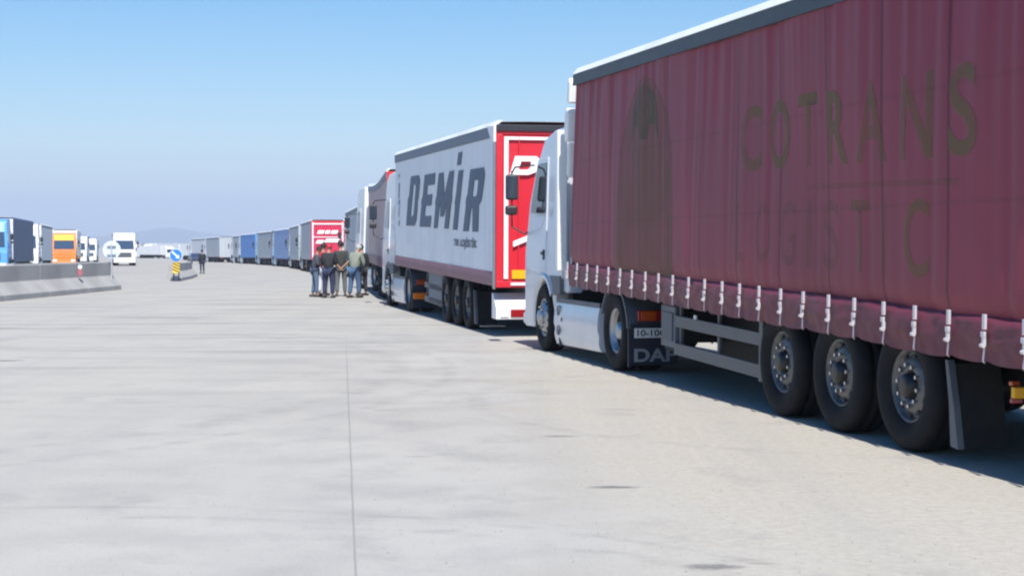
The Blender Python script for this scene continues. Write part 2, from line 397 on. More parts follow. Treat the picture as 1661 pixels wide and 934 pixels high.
def cab_profile(c, zs, style):
    a = 1.09
    if style == 'soft': top = [(0, 3.47), (.64, 3.47), (1.34, 3.36), (1.74, 3.0), (2.14, 2.35), (2.37, 1.72)]
    elif style == 'flat': top = [(0, 2.95), (.9, 2.95), (1.7, 2.85), (1.95, 2.7), (2.2, 2.2), (2.38, 1.72)]
    else: top = [(0, 3.8), (.3, 3.85), (1.5, 3.82), (1.95, 3.62), (2.12, 2.95), (2.38, 1.72)]
    top = [(x, z if z < 1.9 else 1.9 + (z - 1.9) * zs) for x, z in top]
    arch = []
    for i in range(9):
        t = R(8) + R(172 - 8) * i / 8; arch.append((a + .63 * math.cos(t), .50 + .66 * math.sin(t)))
    low = [(2.44, 1.5), (2.46, .52), (2.40, .34), (1.78, .34)]
    return [(c + x, z) for x, z in [(0, 1.12)] + top + low + arch[:] + [(a - .66, 1.12)]], [(c + x, z) for x, z in top]

def lorry(name, label, P, phi, facing='away', L=13.6, H=4.0, pitch=0., zlow=.86, cur=cur_grey, hem=hem_mauve, rail=railg, cab=white, lower=None, cabz=1., style='high',
          rear=None, amp=.006, seed=1., fine=False, group='lorries queuing', roof=roofw, pink_tail=False, sag=0., visor=None, buckles=0, front_fin=False, rear_fn=None, grey_door=None, skirt=None, curtain_z=None, bandz=.32, mirror_out=.28, yaw=0., front_panel=None):
    phi = R(phi); cabfront = L + .66 + 2.46
    if facing == 'away':
        f = Vector((-math.sin(phi), math.cos(phi), 0)); left = Vector((-math.cos(phi), -math.sin(phi), 0)); rz = phi + math.pi / 2
        org = Vector((P[0], P[1], 0)) - left * 1.27
    else:
        f = Vector((math.sin(phi), -math.cos(phi), 0)); left = Vector((math.cos(phi), math.sin(phi), 0)); rz = phi - math.pi / 2
        org = Vector((P[0], P[1], 0)) - f * cabfront - left * 1.27
    fr = org + f * (L + 1.7); z0, z1 = ground_z(org.y), ground_z(fr.y)
    org.z = z0
    root = empty(name, org, rz, -math.atan2(z1 - z0, L + 1.7)); tag(root, label, 'lorry', group)
    lower = lower or cab; rear = rear or cur
    cp, spp = math.cos(R(pitch)), math.sin(R(pitch))
    def TP(v):                                             # the trailer leans on its bogie
        x, z = v.x - 4.3, v.z - .53
        if fine: x -= .34 * max(0, (v.z - 1.2) / 2.8) * (max(0, v.x) / L) ** 6
        return Vector((4.3 + x * cp - z * spp, v.y, .53 + x * spp + z * cp))
    yo = 1.275; zt = H; zh = zlow + bandz
    rh = .15 if fine else .2                                                # top rail height
    ztop = lambda s: zt - sag * math.sin(math.pi * min(1, max(0, s / L))) 
    off = lambda s, z: curtain_off(s, z, amp, seed)
    # --- trailer body
    nx = int(L / (.045 if fine else .25)); nz = int((zt - rh - zh) / (.09 if fine else .4))
    for side in ((1, -1)):
        n_x = nx if side > 0 else 12; n_z = nz if side > 0 else 2; g = G(TP); vs = []
        for j in range(n_z + 1):
            for i in range(n_x + 1):
                s = L * i / n_x; z = zh - .02 + (ztop(s) - rh + .03 - zh + .02) * j / n_z
                e = min(1, i / 3, (n_x - i) / 3)
                vs.append((s, side * (yo + (off(s, z) * e if side > 0 else 0) - (.05 * max(0, 1 - j / 1.5) if fine else 0)), z))
        g.add(vs, [(j * (n_x + 1) + i, j * (n_x + 1) + i + 1, (j + 1) * (n_x + 1) + i + 1, (j + 1) * (n_x + 1) + i) for j in range(n_z) for i in range(n_x)], True)
        g.build('curtain', cur, root)
        # hem: the loose lower edge of the tarpaulin, drawn in at each buckle
        g = G(TP); vs = []; n_h = 10 if fine else 3
        n_x = int(L / .045) if fine else 28
        for j in range(n_h + 1):
            for i in range(n_x + 1):
                s = L * i / n_x; t = j / n_h; z = zh + .02 - t * (bandz + .02)
                o = .018 * math.sin(math.pi * min(1, t * 1.1)) + .01
                if fine: o += .012 - .05 * (1 if t == 0 else 0) - .012
                if fine:
                    q = abs(((s / .54) % 1) - .5) * 2          # 1 at the buckles
                    o += (1 - q ** 4) * (.004 + .016 * t * (.6 + noise.noise(Vector((s * 1.7, 5, seed)))))
                    o += .017 * noise.noise(Vector((s * 3.5, z * 12, seed + 2))) + .013 * noise.noise(Vector((s * 9, z * 18, seed)))
                    z += .018 * noise.noise(Vector((s * 1.2, 1, seed))) * t - .022 * (1 - q ** 3) * t * (1 if t > .9 else 0)
                vs.append((s, side * (yo + o), z))
        g.add(vs, [(j * (n_x + 1) + i, j * (n_x + 1) + i + 1, (j + 1) * (n_x + 1) + i + 1, (j + 1) * (n_x + 1) + i) for j in range(n_h) for i in range(n_x)], True)
        g.build('curtain_hem', hem, root)
        nr = 1 if not sag else 14; g = G(TP)
        for k in range(nr):
            a, b = L * k / nr, L * (k + 1) / nr; y0, y1 = sorted((side * (yo - .03), side * (yo + (.055 if fine else .022))))
            za, zb = ztop(a), ztop(b)
            g.add([(a, y0, za - rh), (b, y0, zb - rh), (b, y1, zb - rh), (a, y1, za - rh), (a, y0, za), (b, y0, zb), (b, y1, zb), (a, y1, za)],
                  [(0, 1, 2, 3), (4, 7, 6, 5), (0, 4, 5, 1), (2, 6, 7, 3), (1, 5, 6, 2), (0, 3, 7, 4)])
        g.build('top_rail', rail, root)
    g = G(TP); nr = 1 if not sag else 14
    for k in range(nr):
        a, b = L * k / nr, L * (k + 1) / nr
        for (ya, yb, ha, hb) in ((-yo + .1, -.6, .07, .08), (-.6, .6, .08, .08), (.6, yo - .1, .08, .07)):
            g.add([(a, ya, ztop(a) + ha), (b, ya, ztop(b) + ha), (b, yb, ztop(b) + hb), (a, yb, ztop(a) + hb)], [(0, 1, 2, 3)])
        for sg in (-1, 1):
            y0, y1 = sorted((sg * (yo - .02), sg * (yo + (.07 if fine else .035))))
            g.add([(a, y0, ztop(a) + .004), (b, y0, ztop(b) + .004), (b, y1, ztop(b) + .004), (a, y1, ztop(a) + .004), (a, y0 + (.0 if sg < 0 else -.12), ztop(a) + .10), (b, y0 + (.0 if sg < 0 else -.12), ztop(b) + .10), (b, y1 + (.12 if sg < 0 else -.08), ztop(b) + .10), (a, y1 + (.12 if sg < 0 else -.08), ztop(a) + .10)],
                  [(0, 1, 2, 3), (4, 7, 6, 5), (0, 4, 5, 1), (2, 6, 7, 3), (1, 5, 6, 2), (0, 3, 7, 4)])
    g.build('roof', roof, root)
    g = G(TP); g.box(L - .04, L + .02, -yo + .01, yo - .01, 1.05, zt - .01); g.build('front_wall', white if not fine else alu, root, .01)
    g = G(TP); g.box(.03, L - .04, -1.22, 1.22, zlow + .14, zlow + .3)
    g.build('floor', chass, root)
    g = G(TP)
    for sg in (-1, 1):
        g.box(.2, L - .3, sg * .5 - .06, sg * .5 + .06, .62, zlow + .14)
    for i in range(int(L / .8)): g.box(.4 + i * .8, .46 + i * .8, -1.2, 1.2, zlow + .02, zlow + .14)
    for ax in (2.99, 4.3, 5.61): g.rod((ax, -1, .53), (ax, 1, .53), .075, 10)
    g.build('chassis', chass, root)
    # --- rear
    g = G(TP)
    for sg in (-1, 1):
        y0, y1 = sorted((sg * 1.15, sg * 1.272)); g.box(-.03, .06, y0, y1, zlow + .1, zt - .16)
    g.box(-.03, .06, -1.272, 1.272, zt - .16, zt + .0); g.box(-.035, .06, -1.272, 1.272, zlow - .02, zlow + .1)
    g.build('rear_frame', [rear if rear_fn is None else redp], root, .008)
    for sg in (-1, 1):
        g = G(TP); y0, y1 = sorted((sg * .006, sg * 1.148)); g.box(-.012, .04, y0, y1, zlow + .102, zt - .162)
        d = g.build('rear_door', rear, root, .008)
        g = G(TP)
        for yy in (.28, .85): g.rod((-.04, sg * yy, zlow + .12), (-.04, sg * yy, zt - .2), .014, 8)
        g.build('lock_bar', rear if rear_fn else alu, d)
    if rear_fn: rear_fn(root, TP, zlow, zt)
    else:
        for sg in (-1, 1):
            g = G(TP); y0, y1 = sorted((sg * .75, sg * 1.2)); g.box(-.05, 0, y0, y1, .66, .78); g.build('tail_light', redl if not pink_tail else tape, root, .01)
        g = G(TP); g.box(-.02, .1, -1.2, 1.2, .48, .62); g.build('bumper', chass if not pink_tail else white, root, .015)
    # --- running gear
    for sg in (1, -1):
        for k, ax in enumerate((2.99, 4.3, 5.61)): wheel(root, ax, sg, spin=k * .9 + seed)
        g = G(TP)                                          # flap behind the last wheel, stiff outer lip
        g.prism([(2.30, .80), (2.335, .80), (2.22, .19), (2.17, .17)], sg * .80, sg * 1.17)
        fl = g.build('mud_flap', rubber, root)
        g = G(TP); y0, y1 = sorted((sg * 1.19, sg * 1.245)); g.prism([(2.30, .83), (2.34, .83), (2.27, .5), (2.235, .18), (2.12, .17), (2.20, .5)], y0, y1); g.build('edge_lip', fenderg, fl)
        g = G(TP)
        for z0_, z1_ in ((.60, .735), (.27, .41)): g.box(6.26, L - 4.6, sg * 1.17 - .02, sg * 1.17 + .02, z0_, z1_)
        for xx in (6.3, 7.6, L - 4.7): g.box(xx - .03, xx + .03, sg * 1.13 - .02, sg * 1.13 + .02, .27, zlow + .1)
        g.box(6.18, 6.28, sg * 1.17 - .02, sg * 1.17 + .03, .24, zlow + .05)
        g.build('side_guard', guard if (fine or rear_fn) else chass, root, .006)
        g = G(TP); g.box(L - 3.9, L - 3.72, sg * .85 - .09, sg * .85 + .09, .3, zlow + .14); g.box(L - 3.98, L - 3.64, sg * .85 - .14, sg * .85 + .14, .24, .3)
        g.build('landing_leg', chass, root, .01)
    g = G(TP); g.rod((7.4, -.9, .6), (7.4, .5, .6), .2, 16); g.rod((8.3, -.9, .6), (8.3, .5, .6), .2, 16); g.build('air_tank', chass, root)
    # --- tractor
    trailer_objs = set(root.children)
    c = L + .66
    for sg in (1, -1): wheel(root, L - 2.27, sg, '_dual', spin=.4 + seed); wheel(root, L + 1.75, sg, '_front', spin=seed)
    g = G()
    for sg in (-1, 1): g.box(L - 3.1, L + 2.9, sg * .42 - .05, sg * .42 + .05, .62, .9)
    g.rod((L - 2.27, -1, .53), (L - 2.27, 1, .53), .12, 12); g.rod((L + 1.75, -1, .5), (L + 1.75, 1, .5), .07, 10)
    g.box(L - 2.4, L - .8, -.45, .45, .9, .98); g.build('tractor_chassis', chass, root)
    prof, top = cab_profile(c, cabz, style)
    hw = lambda x, z: 1.235 if z < 2.0 else 1.235 - .085 * min(1, (z - 2.0) / 1.7)
    g = G(); g.prism(prof, 0, 0, hw)
    cb = g.build('cab', cab, root, .045)
    # triangulate the concave sides so they shade cleanly
    bm = bmesh.new(); bm.from_mesh(cb.data); bmesh.ops.triangulate(bm, faces=[p for p in bm.faces if len(p.verts) > 4]); bm.to_mesh(cb.data); bm.free()
    g = G()                                                # dark filling inside the arches, below the floor
    g.box(c + .2, c + 2.2, -1.0, 1.0, .75, 1.2); g.build('wheel_housing', black, root)
    a = c + 1.09
    for sg in (1, -1):
        Ys = lambda z: sg * (hw(0, z) + .004)
        g = G(); ws = [(c + 1.04, 2.18), (c + 1.04, 2.98), (c + 1.62, 2.98), (c + 1.93, 2.42), (c + 1.98, 2.2)]
        ws = [(x, z if z < 1.9 else 1.9 + (z - 1.9) * (cabz if style != 'flat' else .72)) for x, z in ws]
        dpoly = [(c + .98, 1.25), (c + .98, 3.06), (c + 1.64, 3.06), (c + 2.08, 2.36), (c + 2.25, 1.72), (c + 2.25, 1.3), (c + 1.8, 1.25)]
        dpoly = [(x, z if z < 1.9 else 1.9 + (z - 1.9) * (cabz if style != 'flat' else .72)) for x, z in dpoly]
        def slab(poly, t0, t1):
            g = G(); n = len(poly); A = [(x, sg * (hw(x, z) + t0), z) for x, z in poly]; B = [(x, sg * (hw(x, z) + t1), z) for x, z in poly]
            return g.add(A + B, [tuple(range(n)), tuple(range(n, 2 * n))] + [(i, (i + 1) % n, (i + 1) % n + n, i + n) for i in range(n)])
        d = slab(dpoly, -.02, .012).build('door', cab, root, .008)
        slab(ws, .0, .018).build('window', glass, d)
        g = G(); g.box(c + 1.06, c + 1.2, sg * 1.247 - .015, sg * 1.247 + .02, 1.52, 1.57); g.box(c + 1.03, c + 1.12, sg * 1.247 - .01, sg * 1.247 + .008, 1.44, 1.6); g.build('handle', black, d)
        # mirrors on their arm
        my = sg * (1.22 + mirror_out); g = G(); mx = c + 2.30
        g.box(mx - .11, mx + .0, my - .105, my + .105, 2.42, 2.84); mir = g.build('mirror', black, root, .035)
        g = G(); g.box(mx - .116, mx - .112, my - .085, my + .085, 2.45, 2.81); g.build('mirror_glass', glass, mir)
        g = G(); g.box(mx - .09, mx + .03, my - .095, my + .105, 2.17, 2.33); g.build('mirror', black, root, .035)
        g = G(); g.path([(mx - .4, sg * 1.2, 2.98), (mx - .06, my - sg * .05, 2.96), (mx - .04, my, 2.86)], .014); g.path([(mx - .04, my, 2.14), (mx + .02, my - sg * .02, 1.98), (mx - .05, my - sg * .22, 1.86), (mx - .12, sg * 1.22, 1.90)], .014)
        g.rod((mx - .05, my, 2.9), (mx - .05, my, 2.1), .014); g.build('mirror_arm', black, root)
        # arch lip, step, skirt
        g = G(); pts = []; n_ = 14
        for i in range(n_ + 1):
            t = R(-5) + R(150) * i / n_
            for rr in (.625, .70): pts.append((a + rr * math.cos(t), sg * 1.262, .50 + (rr + .03) * math.sin(t)))
        for i in range(n_ + 1):
            t = R(-5) + R(150) * i / n_
            for rr in (.625, .70): pts.append((a + rr * math.cos(t), sg * 1.10, .50 + (rr + .03) * math.sin(t)))
        k = 2 * (n_ + 1)
        fs = []
        for i in range(n_): q = 2 * i; fs += [(q, q + 1, q + 3, q + 2), (q, q + 2, q + 2 + k, q + k), (q + 1, q + 3, q + 3 + k, q + 1 + k)]
        g.add(pts, fs, True); g.build('wheel_arch', cab if fine else fenderg, root)
        g = G(); g.prism([(c, .93), (c, 1.20), (c + .66, 1.20), (c + .50, 1.05), (c + .44, .90)], *sorted((sg * 1.17, sg * 1.256))) ; g.build('fender_panel', fenderg, root, .006)
        # side fairing with a soft bulge
        zt_, zb_ = .80, .16; g = G(); ns, nq = 12, 8; vs = []
        x0, x1 = L - 1.50, L + .98
        for j in range(nq + 1):
            t = j / nq; z = zb_ + (zt_ - zb_) * t
            for i in range(ns + 1):
                u = i / ns; x = x0 + (x1 - x0) * u + (.09 * (1 - u) * (t - .5))
                y = 1.215 + .05 * math.sin(math.pi * t) ** .7 - .02 * (abs(t - .35) < .08)
                vs.append((x, sg * y, z + .03 * (1 - u) * (1 if j == 0 else 0)))
        w_ = ns + 1; fs = [(j * w_ + i, j * w_ + i + 1, (j + 1) * w_ + i + 1, (j + 1) * w_ + i) for j in range(nq) for i in range(ns)]
        g.add(vs, fs, True)
        top_o = [vs[nq * w_ + i] for i in range(w_)]; top_i = [(x, y - sg * .5, z) for x, y, z in top_o]
        g.add(top_o + top_i, [(i, i + 1, w_ + i + 1, w_ + i) for i in range(ns)])
        for i in (0, ns):
            col_o = [vs[j * w_ + i] for j in range(nq + 1)]; col_i = [(x, y - sg * .5, z) for x, y, z in col_o]
            g.add(col_o + col_i, [(j, j + 1, nq + 2 + j, nq + 1 + j) for j in range(nq)])
        sk = g.build('side_fairing', skirt or lower, root)
        g = G()
        g.box(x0 + .02, x1 - .02, sg * 1.215 - .01, sg * 1.215 + .012, .795, .865); g.build('fairing_cap', fenderg, sk, .006)
        g = G()
        for zz in (.68, .38):
            g = G(); g.rod((L + .72, sg * 1.2, zz), (L + .72, sg * 1.272, zz), .075, 16); g.build('step', fenderg, sk)
        g = G(); g.rod((L + .5, sg * 1.2, .55), (L + .5, sg * 1.274, .55), .03, 12); g.build('filler_cap', fenderg, sk)
        g = G(); g.box(L + .66, L + .74, sg * 1.2 - .01, sg * 1.225 + .02, .14, .3); g.build('fairing_vent', ink, sk)
        # drive wheel mudguard
        g = G(); ar = []; aw = L - 2.27; n_ = 12
        for yy in (sg * .62, sg * 1.26):
            for i in range(n_ + 1):
                t = R(22) + R(150) * i / n_; ar.append((aw + .62 * math.cos(t), yy, .50 + .62 * math.sin(t)))
        for yy in (sg * .62, sg * 1.26):
            for i in range(n_ + 1):
                t = R(22) + R(150) * i / n_; ar.append((aw + .655 * math.cos(t), yy, .50 + .655 * math.sin(t)))
        w2 = n_ + 1
        for i in range(n_): g.add([ar[i], ar[i + 1], ar[w2 + i + 1], ar[w2 + i]], [(0, 1, 2, 3)], True)
        for i in range(n_): g.add([ar[2 * w2 + i], ar[2 * w2 + i + 1], ar[3 * w2 + i + 1], ar[3 * w2 + i]], [(0, 1, 2, 3)], True)
        for i in range(n_): g.add([ar[w2 + i], ar[w2 + i + 1], ar[3 * w2 + i + 1], ar[3 * w2 + i]], [(0, 1, 2, 3)])
        g.build('mudguard', fenderg, root)
        g = G(); y0, y1 = sorted((sg * .6, sg * 1.25)); g.box(L - 3.02, L - 2.98, y0, y1, .12, .66)
        g.box(L - 3.03, L - 2.97, *sorted((sg * 1.252, sg * 1.275)), .10, .58)
        mf = g.build('mud_flap', navyflap, root)
        g = G(); g.box(L - 3.06, L - 3.0, *sorted((sg * .62, sg * 1.16)), .69, .83); g.build('tail_light', [redl], root, .012)
        g = G(); g.box(L - 3.075, L - 3.062, *sorted((sg * .92, sg * 1.12)), .70, .82); g.build('indicator', orangel, root, .006)
        if rear_fn and sg > 0:
            g = G(); g.box(L - 3.08, L - 3.02, .9, 1.24, .34, .50); g.build('indicator', M('bright amber lamp', (.85, .20, .01), .3), root, .02)
            g = G(TP); g.box(6.5, 8.4, 1.0, 1.19, .27, 1.0); g.build('pallet_box', M('pallet box grey', (.16, .175, .20), .6), root, .02)
        # front: headlights
        g = G(); g.box(c + 2.40, c + 2.475, *sorted((sg * .72, sg * 1.16)), .58, .80); g.build('headlight', lampw, root, .02)
    # windscreen, grille, bumper, visor
    tz = [t for t in top if t[1] > 1.7]
    (xa, za), (xb, zb) = tz[-1], tz[-2]
    (xc, zc) = tz[-3]
    def front_strip(z_lo, z_hi, out, y_half):
        def xat(z):
            pts = sorted([(zz, xx) for xx, zz in tz] + [(1.5, c + 2.44)])
            for (z0_, x0_), (z1_, x1_) in zip(pts, pts[1:]):
                if z0_ <= z <= z1_: return x0_ + (x1_ - x0_) * (z - z0_) / max(1e-6, z1_ - z0_)
            return pts[-1][1]
        vs = []; zz = [z_lo + (z_hi - z_lo) * k / 6 for k in range(7)]
        for z in zz:
            w_ = y_half - .06 * max(0, z - 2)
            for y in (-w_, w_): vs.append((xat(z) + out, y, z))
            for y in (-w_, w_): vs.append((xat(z) - .03, y, z))
        fs = []
        for k in range(6): q = 4 * k; fs += [(q, q + 1, q + 5, q + 4), (q, q + 2, q + 6, q + 4), (q + 1, q + 3, q + 7, q + 5)]
        fs += [(0, 1, 3, 2), (24, 25, 27, 26)]
        return G().add(vs, fs)
    ztp = 1.9 + (2.92 - 1.9) * (cabz if style != 'flat' else .72)
    front_strip(1.9, ztp, .012, 1.06).build('windscreen', glass if facing == 'away' else M('windscreen glass', (.04, .065, .11), .08, spec=1.), root)  # lorries facing us: sky reflection painted into a lighter, bluer glass colour
    if visor: front_strip(ztp + .04, min(max(z for x, z in tz) - .12, ztp + .75), .03, 1.06).build('visor', visor, root)
    else: front_strip(ztp - .04, ztp + .14, .10, 1.08).build('visor', black if cab is not white else white, root)
    if front_panel: front_strip(1.02, 1.84, .02, 1.10).build('front_panel', front_panel, root)
    g = G()
    g.box(c + 2.43, c + 2.47, -.78, .78, .98, 1.55)
    for k in range(4): g.box(c + 2.47, c + 2.488, -.76, .76, 1.02 + k * .14, 1.06 + k * .14)
    g.build('grille', M('grille grey', (.10, .11, .12), .5) if lower is not orange_cab else orange_cab, root, .006)
    g = G(); g.box(c + 2.40, c + 2.55, -1.24, 1.24, .36, .56); g.build('bumper', lower, root, .04)
    g = G(); g.box(c + .05, c + .35, .3, .55, 1.2, 1.9); g.rod((c - .22, -.9, .9), (c - .22, -.9, 3.1), .07, 12); g.build('exhaust_stack', alu if fine else chass, root)
    if yaw:
        pv = Vector((L - 1.6, 0, 0)); rm = Matrix.Rotation(R(yaw), 3, 'Z')
        for o in root.children:
            if o in trailer_objs: continue
            o.location = pv + rm @ (Vector(o.location) - pv); e = o.rotation_euler.copy(); e.z += R(yaw); o.rotation_euler = e
    return root, TP, off, yo

# ---- 1. the maroon lorry in front
Pm = (2.865 + 4.3 * .2164, 13.69 - 4.3 * .9763)
ro, TP, off, yo = lorry('articulated_lorry', 'maroon curtain-sided lorry with a silver cab, nearest at right', Pm, 12.5, H=3.93, pitch=1.25, bandz=.30, zlow=.885, cur=cur_maroon, hem=hem_maroon,
                        rail=raild, cab=silver, lower=silver_hi, style='soft', amp=.022, seed=3.3, fine=True, rear=hem_maroon, group='lorries queuing on the right')
L = 13.6
for k in range(1, 26):
    s = k * .54 - .01 + .02 * random.uniform(-1, 1)
    if s > 13.5: break
    g = G(TP); lean = random.uniform(-.015, .015); y = yo + .045
    y += .018; g.box(s - .021, s + .021, y - .012, y + .006, 1.115, 1.225); g.box(s - .024, s + .024, y - .006, y + .014, 1.06, 1.10); g.box(s - .016 + lean, s + .016 + lean, y - .01, y + .012, 1.0, 1.06)
    g.rod((s + lean - .02, y + .012, 1.0), (s + lean + .02, y + .012, 1.0), .016, 8)
    b = g.build('curtain_buckle', bucklem, ro, .003)
    g = G(TP); g.add([(s - .012 + lean, y - .004, 1.0), (s + .012 + lean, y - .004, 1.0), (s + .013, y + .002, .885), (s - .013, y + .002, .885), (s - .013, y - .012, .872), (s + .013, y - .012, .872)], [(0, 1, 2, 3), (3, 2, 5, 4)])
    g.build('strap', strapm, b)
def onside(s0, z0, TP=TP, off=off, yo=yo, lift=.004, sc=None):
    def fn(u, v):
        s = s0 - u; z = z0 + v
        return TP(Vector((s, yo + off(s, z) + lift, z)))
    return fn
def ghost(name, col, a, sc=2., lo=.35, hi=.62):
    m = M(name, col, .6, nscale=sc); nt = m.node_tree; n = nt.nodes; l = nt.links
    t = n.new('ShaderNodeTexNoise'); t.inputs['Scale'].default_value = sc; t.inputs['Detail'].default_value = 4
    tc = n.new('ShaderNodeTexCoord'); l.new(tc.outputs['Object'], t.inputs[0])
    q = n.new('ShaderNodeMapRange'); q.inputs[1].default_value = lo; q.inputs[2].default_value = hi; q.inputs[3].default_value = a * .45; q.inputs[4].default_value = a
    l.new(t.outputs[0], q.inputs[0]); l.new(q.outputs[0], n['Principled BSDF'].inputs['Alpha']); return m
gh1 = ghost('faded green lettering', (.17, .165, .035), .46); gh2 = ghost('faint lettering', (.17, .14, .04), .18); gh5 = ghost('half faint lettering', (.19, .165, .035), .36); gh3 = ghost('faded emblem', (.175, .125, .055), .40, .9)
gh4 = ghost('faded emblem head', (.07, .125, .05), .45)
# first row of lettering, spaced by hand
for ch, s0, w, h in (('C', 6.67, .56, .66), ('O', 5.93, .52, .67), ('T', 5.18, .44, .68), ('R', 4.52, .46, .66), ('A', 3.87, .56, .68), ('N', 3.06, .52, .68), ('S', 2.28, .44, .69)):
    me = fit(flat_mesh(text=ch, bold=.018), w, h)
    decal('lettering', me, onside(s0, 2.37), gh1, ro, .09)
for ch, s0, w in (('L', 6.75, .3), ('O', 6.2, .36), ('G', 5.6, .38), ('I', 4.98, .10), ('S', 4.62, .36), ('T', 4.0, .36), ('I', 3.40, .10), ('C', 2.98, .42)):
    me = fit(flat_mesh(text=ch, bold=.01), w, .62)
    decal('lettering', me, onside(s0, 1.44), gh2 if ch not in 'TC' else gh5, ro, .12)
decal('underline', fit(flat_mesh(polys=[[(0, 0), (1, 0), (1, 1), (0, 1)]]), 2.9, .05), onside(5.0, 2.16), gh2, ro, .12)
arch = [(0, 0), (.05, 1.0), (.12, 1.55), (.30, 1.95), (.55, 2.2), (.85, 2.38), (1.2, 2.45), (1.55, 2.38), (1.85, 2.2), (2.1, 1.95), (2.26, 1.55), (2.34, 1.0), (2.36, 0)]
decal('emblem', flat_mesh(polys=[arch]), onside(11.15, 1.18), gh3, ro, .12)
head = [(0, 0), (.15, .2), (.35, .22), (.5, .05), (.72, .05), (.85, .22), (1.05, .2), (1.2, 0), (1.12, .42), (.95, .62), (.78, .70), (.6, .74), (.42, .70), (.25, .62), (.08, .42)]
decal('emblem', flat_mesh(polys=[head]), onside(10.55, 2.80, lift=.007), gh4, ro, .12)
# grey box beside the landing leg, tags and lamps under the tail, white fin by the front wall
g = G(TP); g.box(8.98, 9.5, 1.10, 1.19, .34, .84); bx = g.build('side_panel', galv, ro, .012)
g = G(TP); g.box(9.04, 9.44, 1.19, 1.205, .42, .76); g.build('panel_inset', M('inset grey', (.07, .085, .11), .5), bx, .01)
g = G(TP); g.box(9.02, 9.5, .55, 1.08, .40, .80); g.build('tool_box', chass, ro, .02)
g = G(TP); g.box(5.95, 11.0, -1.18, -.6, .14, 1.0); g.build('underside_blocker_right', chass, ro, .02)  # added dark block: closes off the bright ground beyond the trailer
g = G(TP); g.box(7.2, 9.3, -.55, .5, .20, .62); g.box(7.25, 9.25, -.5, .45, .62, 1.0); g.build('underside_blocker_mid', chass, ro, .02)  # added mid-chassis block, hides sunlit ground seen between the guard rails
g = G(TP); g.box(9.9, 10.6, -1.0, -.5, .3, 1.0); g.build('underside_blocker_front', chass, ro, .02)  # added far-side block that keeps the gap under the trailer dark
g = G(TP); g.box(1.55, 1.6, .98, 1.12, .62, .70); g.build('marker_tag', yellow, ro, .004)
g = G(TP); g.box(1.64, 1.69, 1.02, 1.09, .70, .735); g.build('marker_light', orangel, ro, .008)
g = G(TP); g.box(1.64, 1.69, 1.0, 1.08, .57, .61); g.build('marker_light', redl, ro, .008)
g = G(TP); g.rod((8.0, yo, .80), (8.0, yo, .755), .022, 8); g.build('marker_light', lampw, ro)
g = G(TP)
g.prism([(13.86, 3.0), (13.86, 3.42), (13.98, 3.5), (14.08, 3.42), (14.08, 3.12), (14.0, 2.98)], 1.16, 1.33)
g.prism([(13.90, 3.54), (13.90, 3.85), (14.0, 3.93), (14.06, 3.88), (14.08, 3.56)], 1.14, 1.31)
g.prism([(13.80, 2.45), (13.80, 2.98), (13.92, 2.96), (13.88, 2.5)], 1.16, 1.31)
g.build('air_deflector', white, ro, .03)
g = G(); g.box(14.08, 14.24, 1.18, 1.335, 1.28, 3.40); g.build('cab_extender', white, ro, .02)
g = G(); g.box(14.0, 14.25, .95, 1.2, .95, 1.35); g.build('air_filter', silver_hi, ro, .04)
# flap writing and number plate
for sg in (1, -1):
    me = fit(flat_mesh(text='DAF', bold=.03), .56, .17); y0 = 1.20 if sg > 0 else -.64
    decal('lettering', me, lambda u, v, y0=y0: Vector((10.577 , y0 - u, .165 + v)), flapwhite, ro)
g = G(); g.box(10.56, 10.575, .66, 1.20, .475, .60); npl = g.build('number_plate', plate, ro, .004)
decal('lettering', fit(flat_mesh(text='10-10CF', bold=.02), .46, .085), lambda u, v: Vector((10.557, 1.165 - u, .495 + v)), ink, npl)

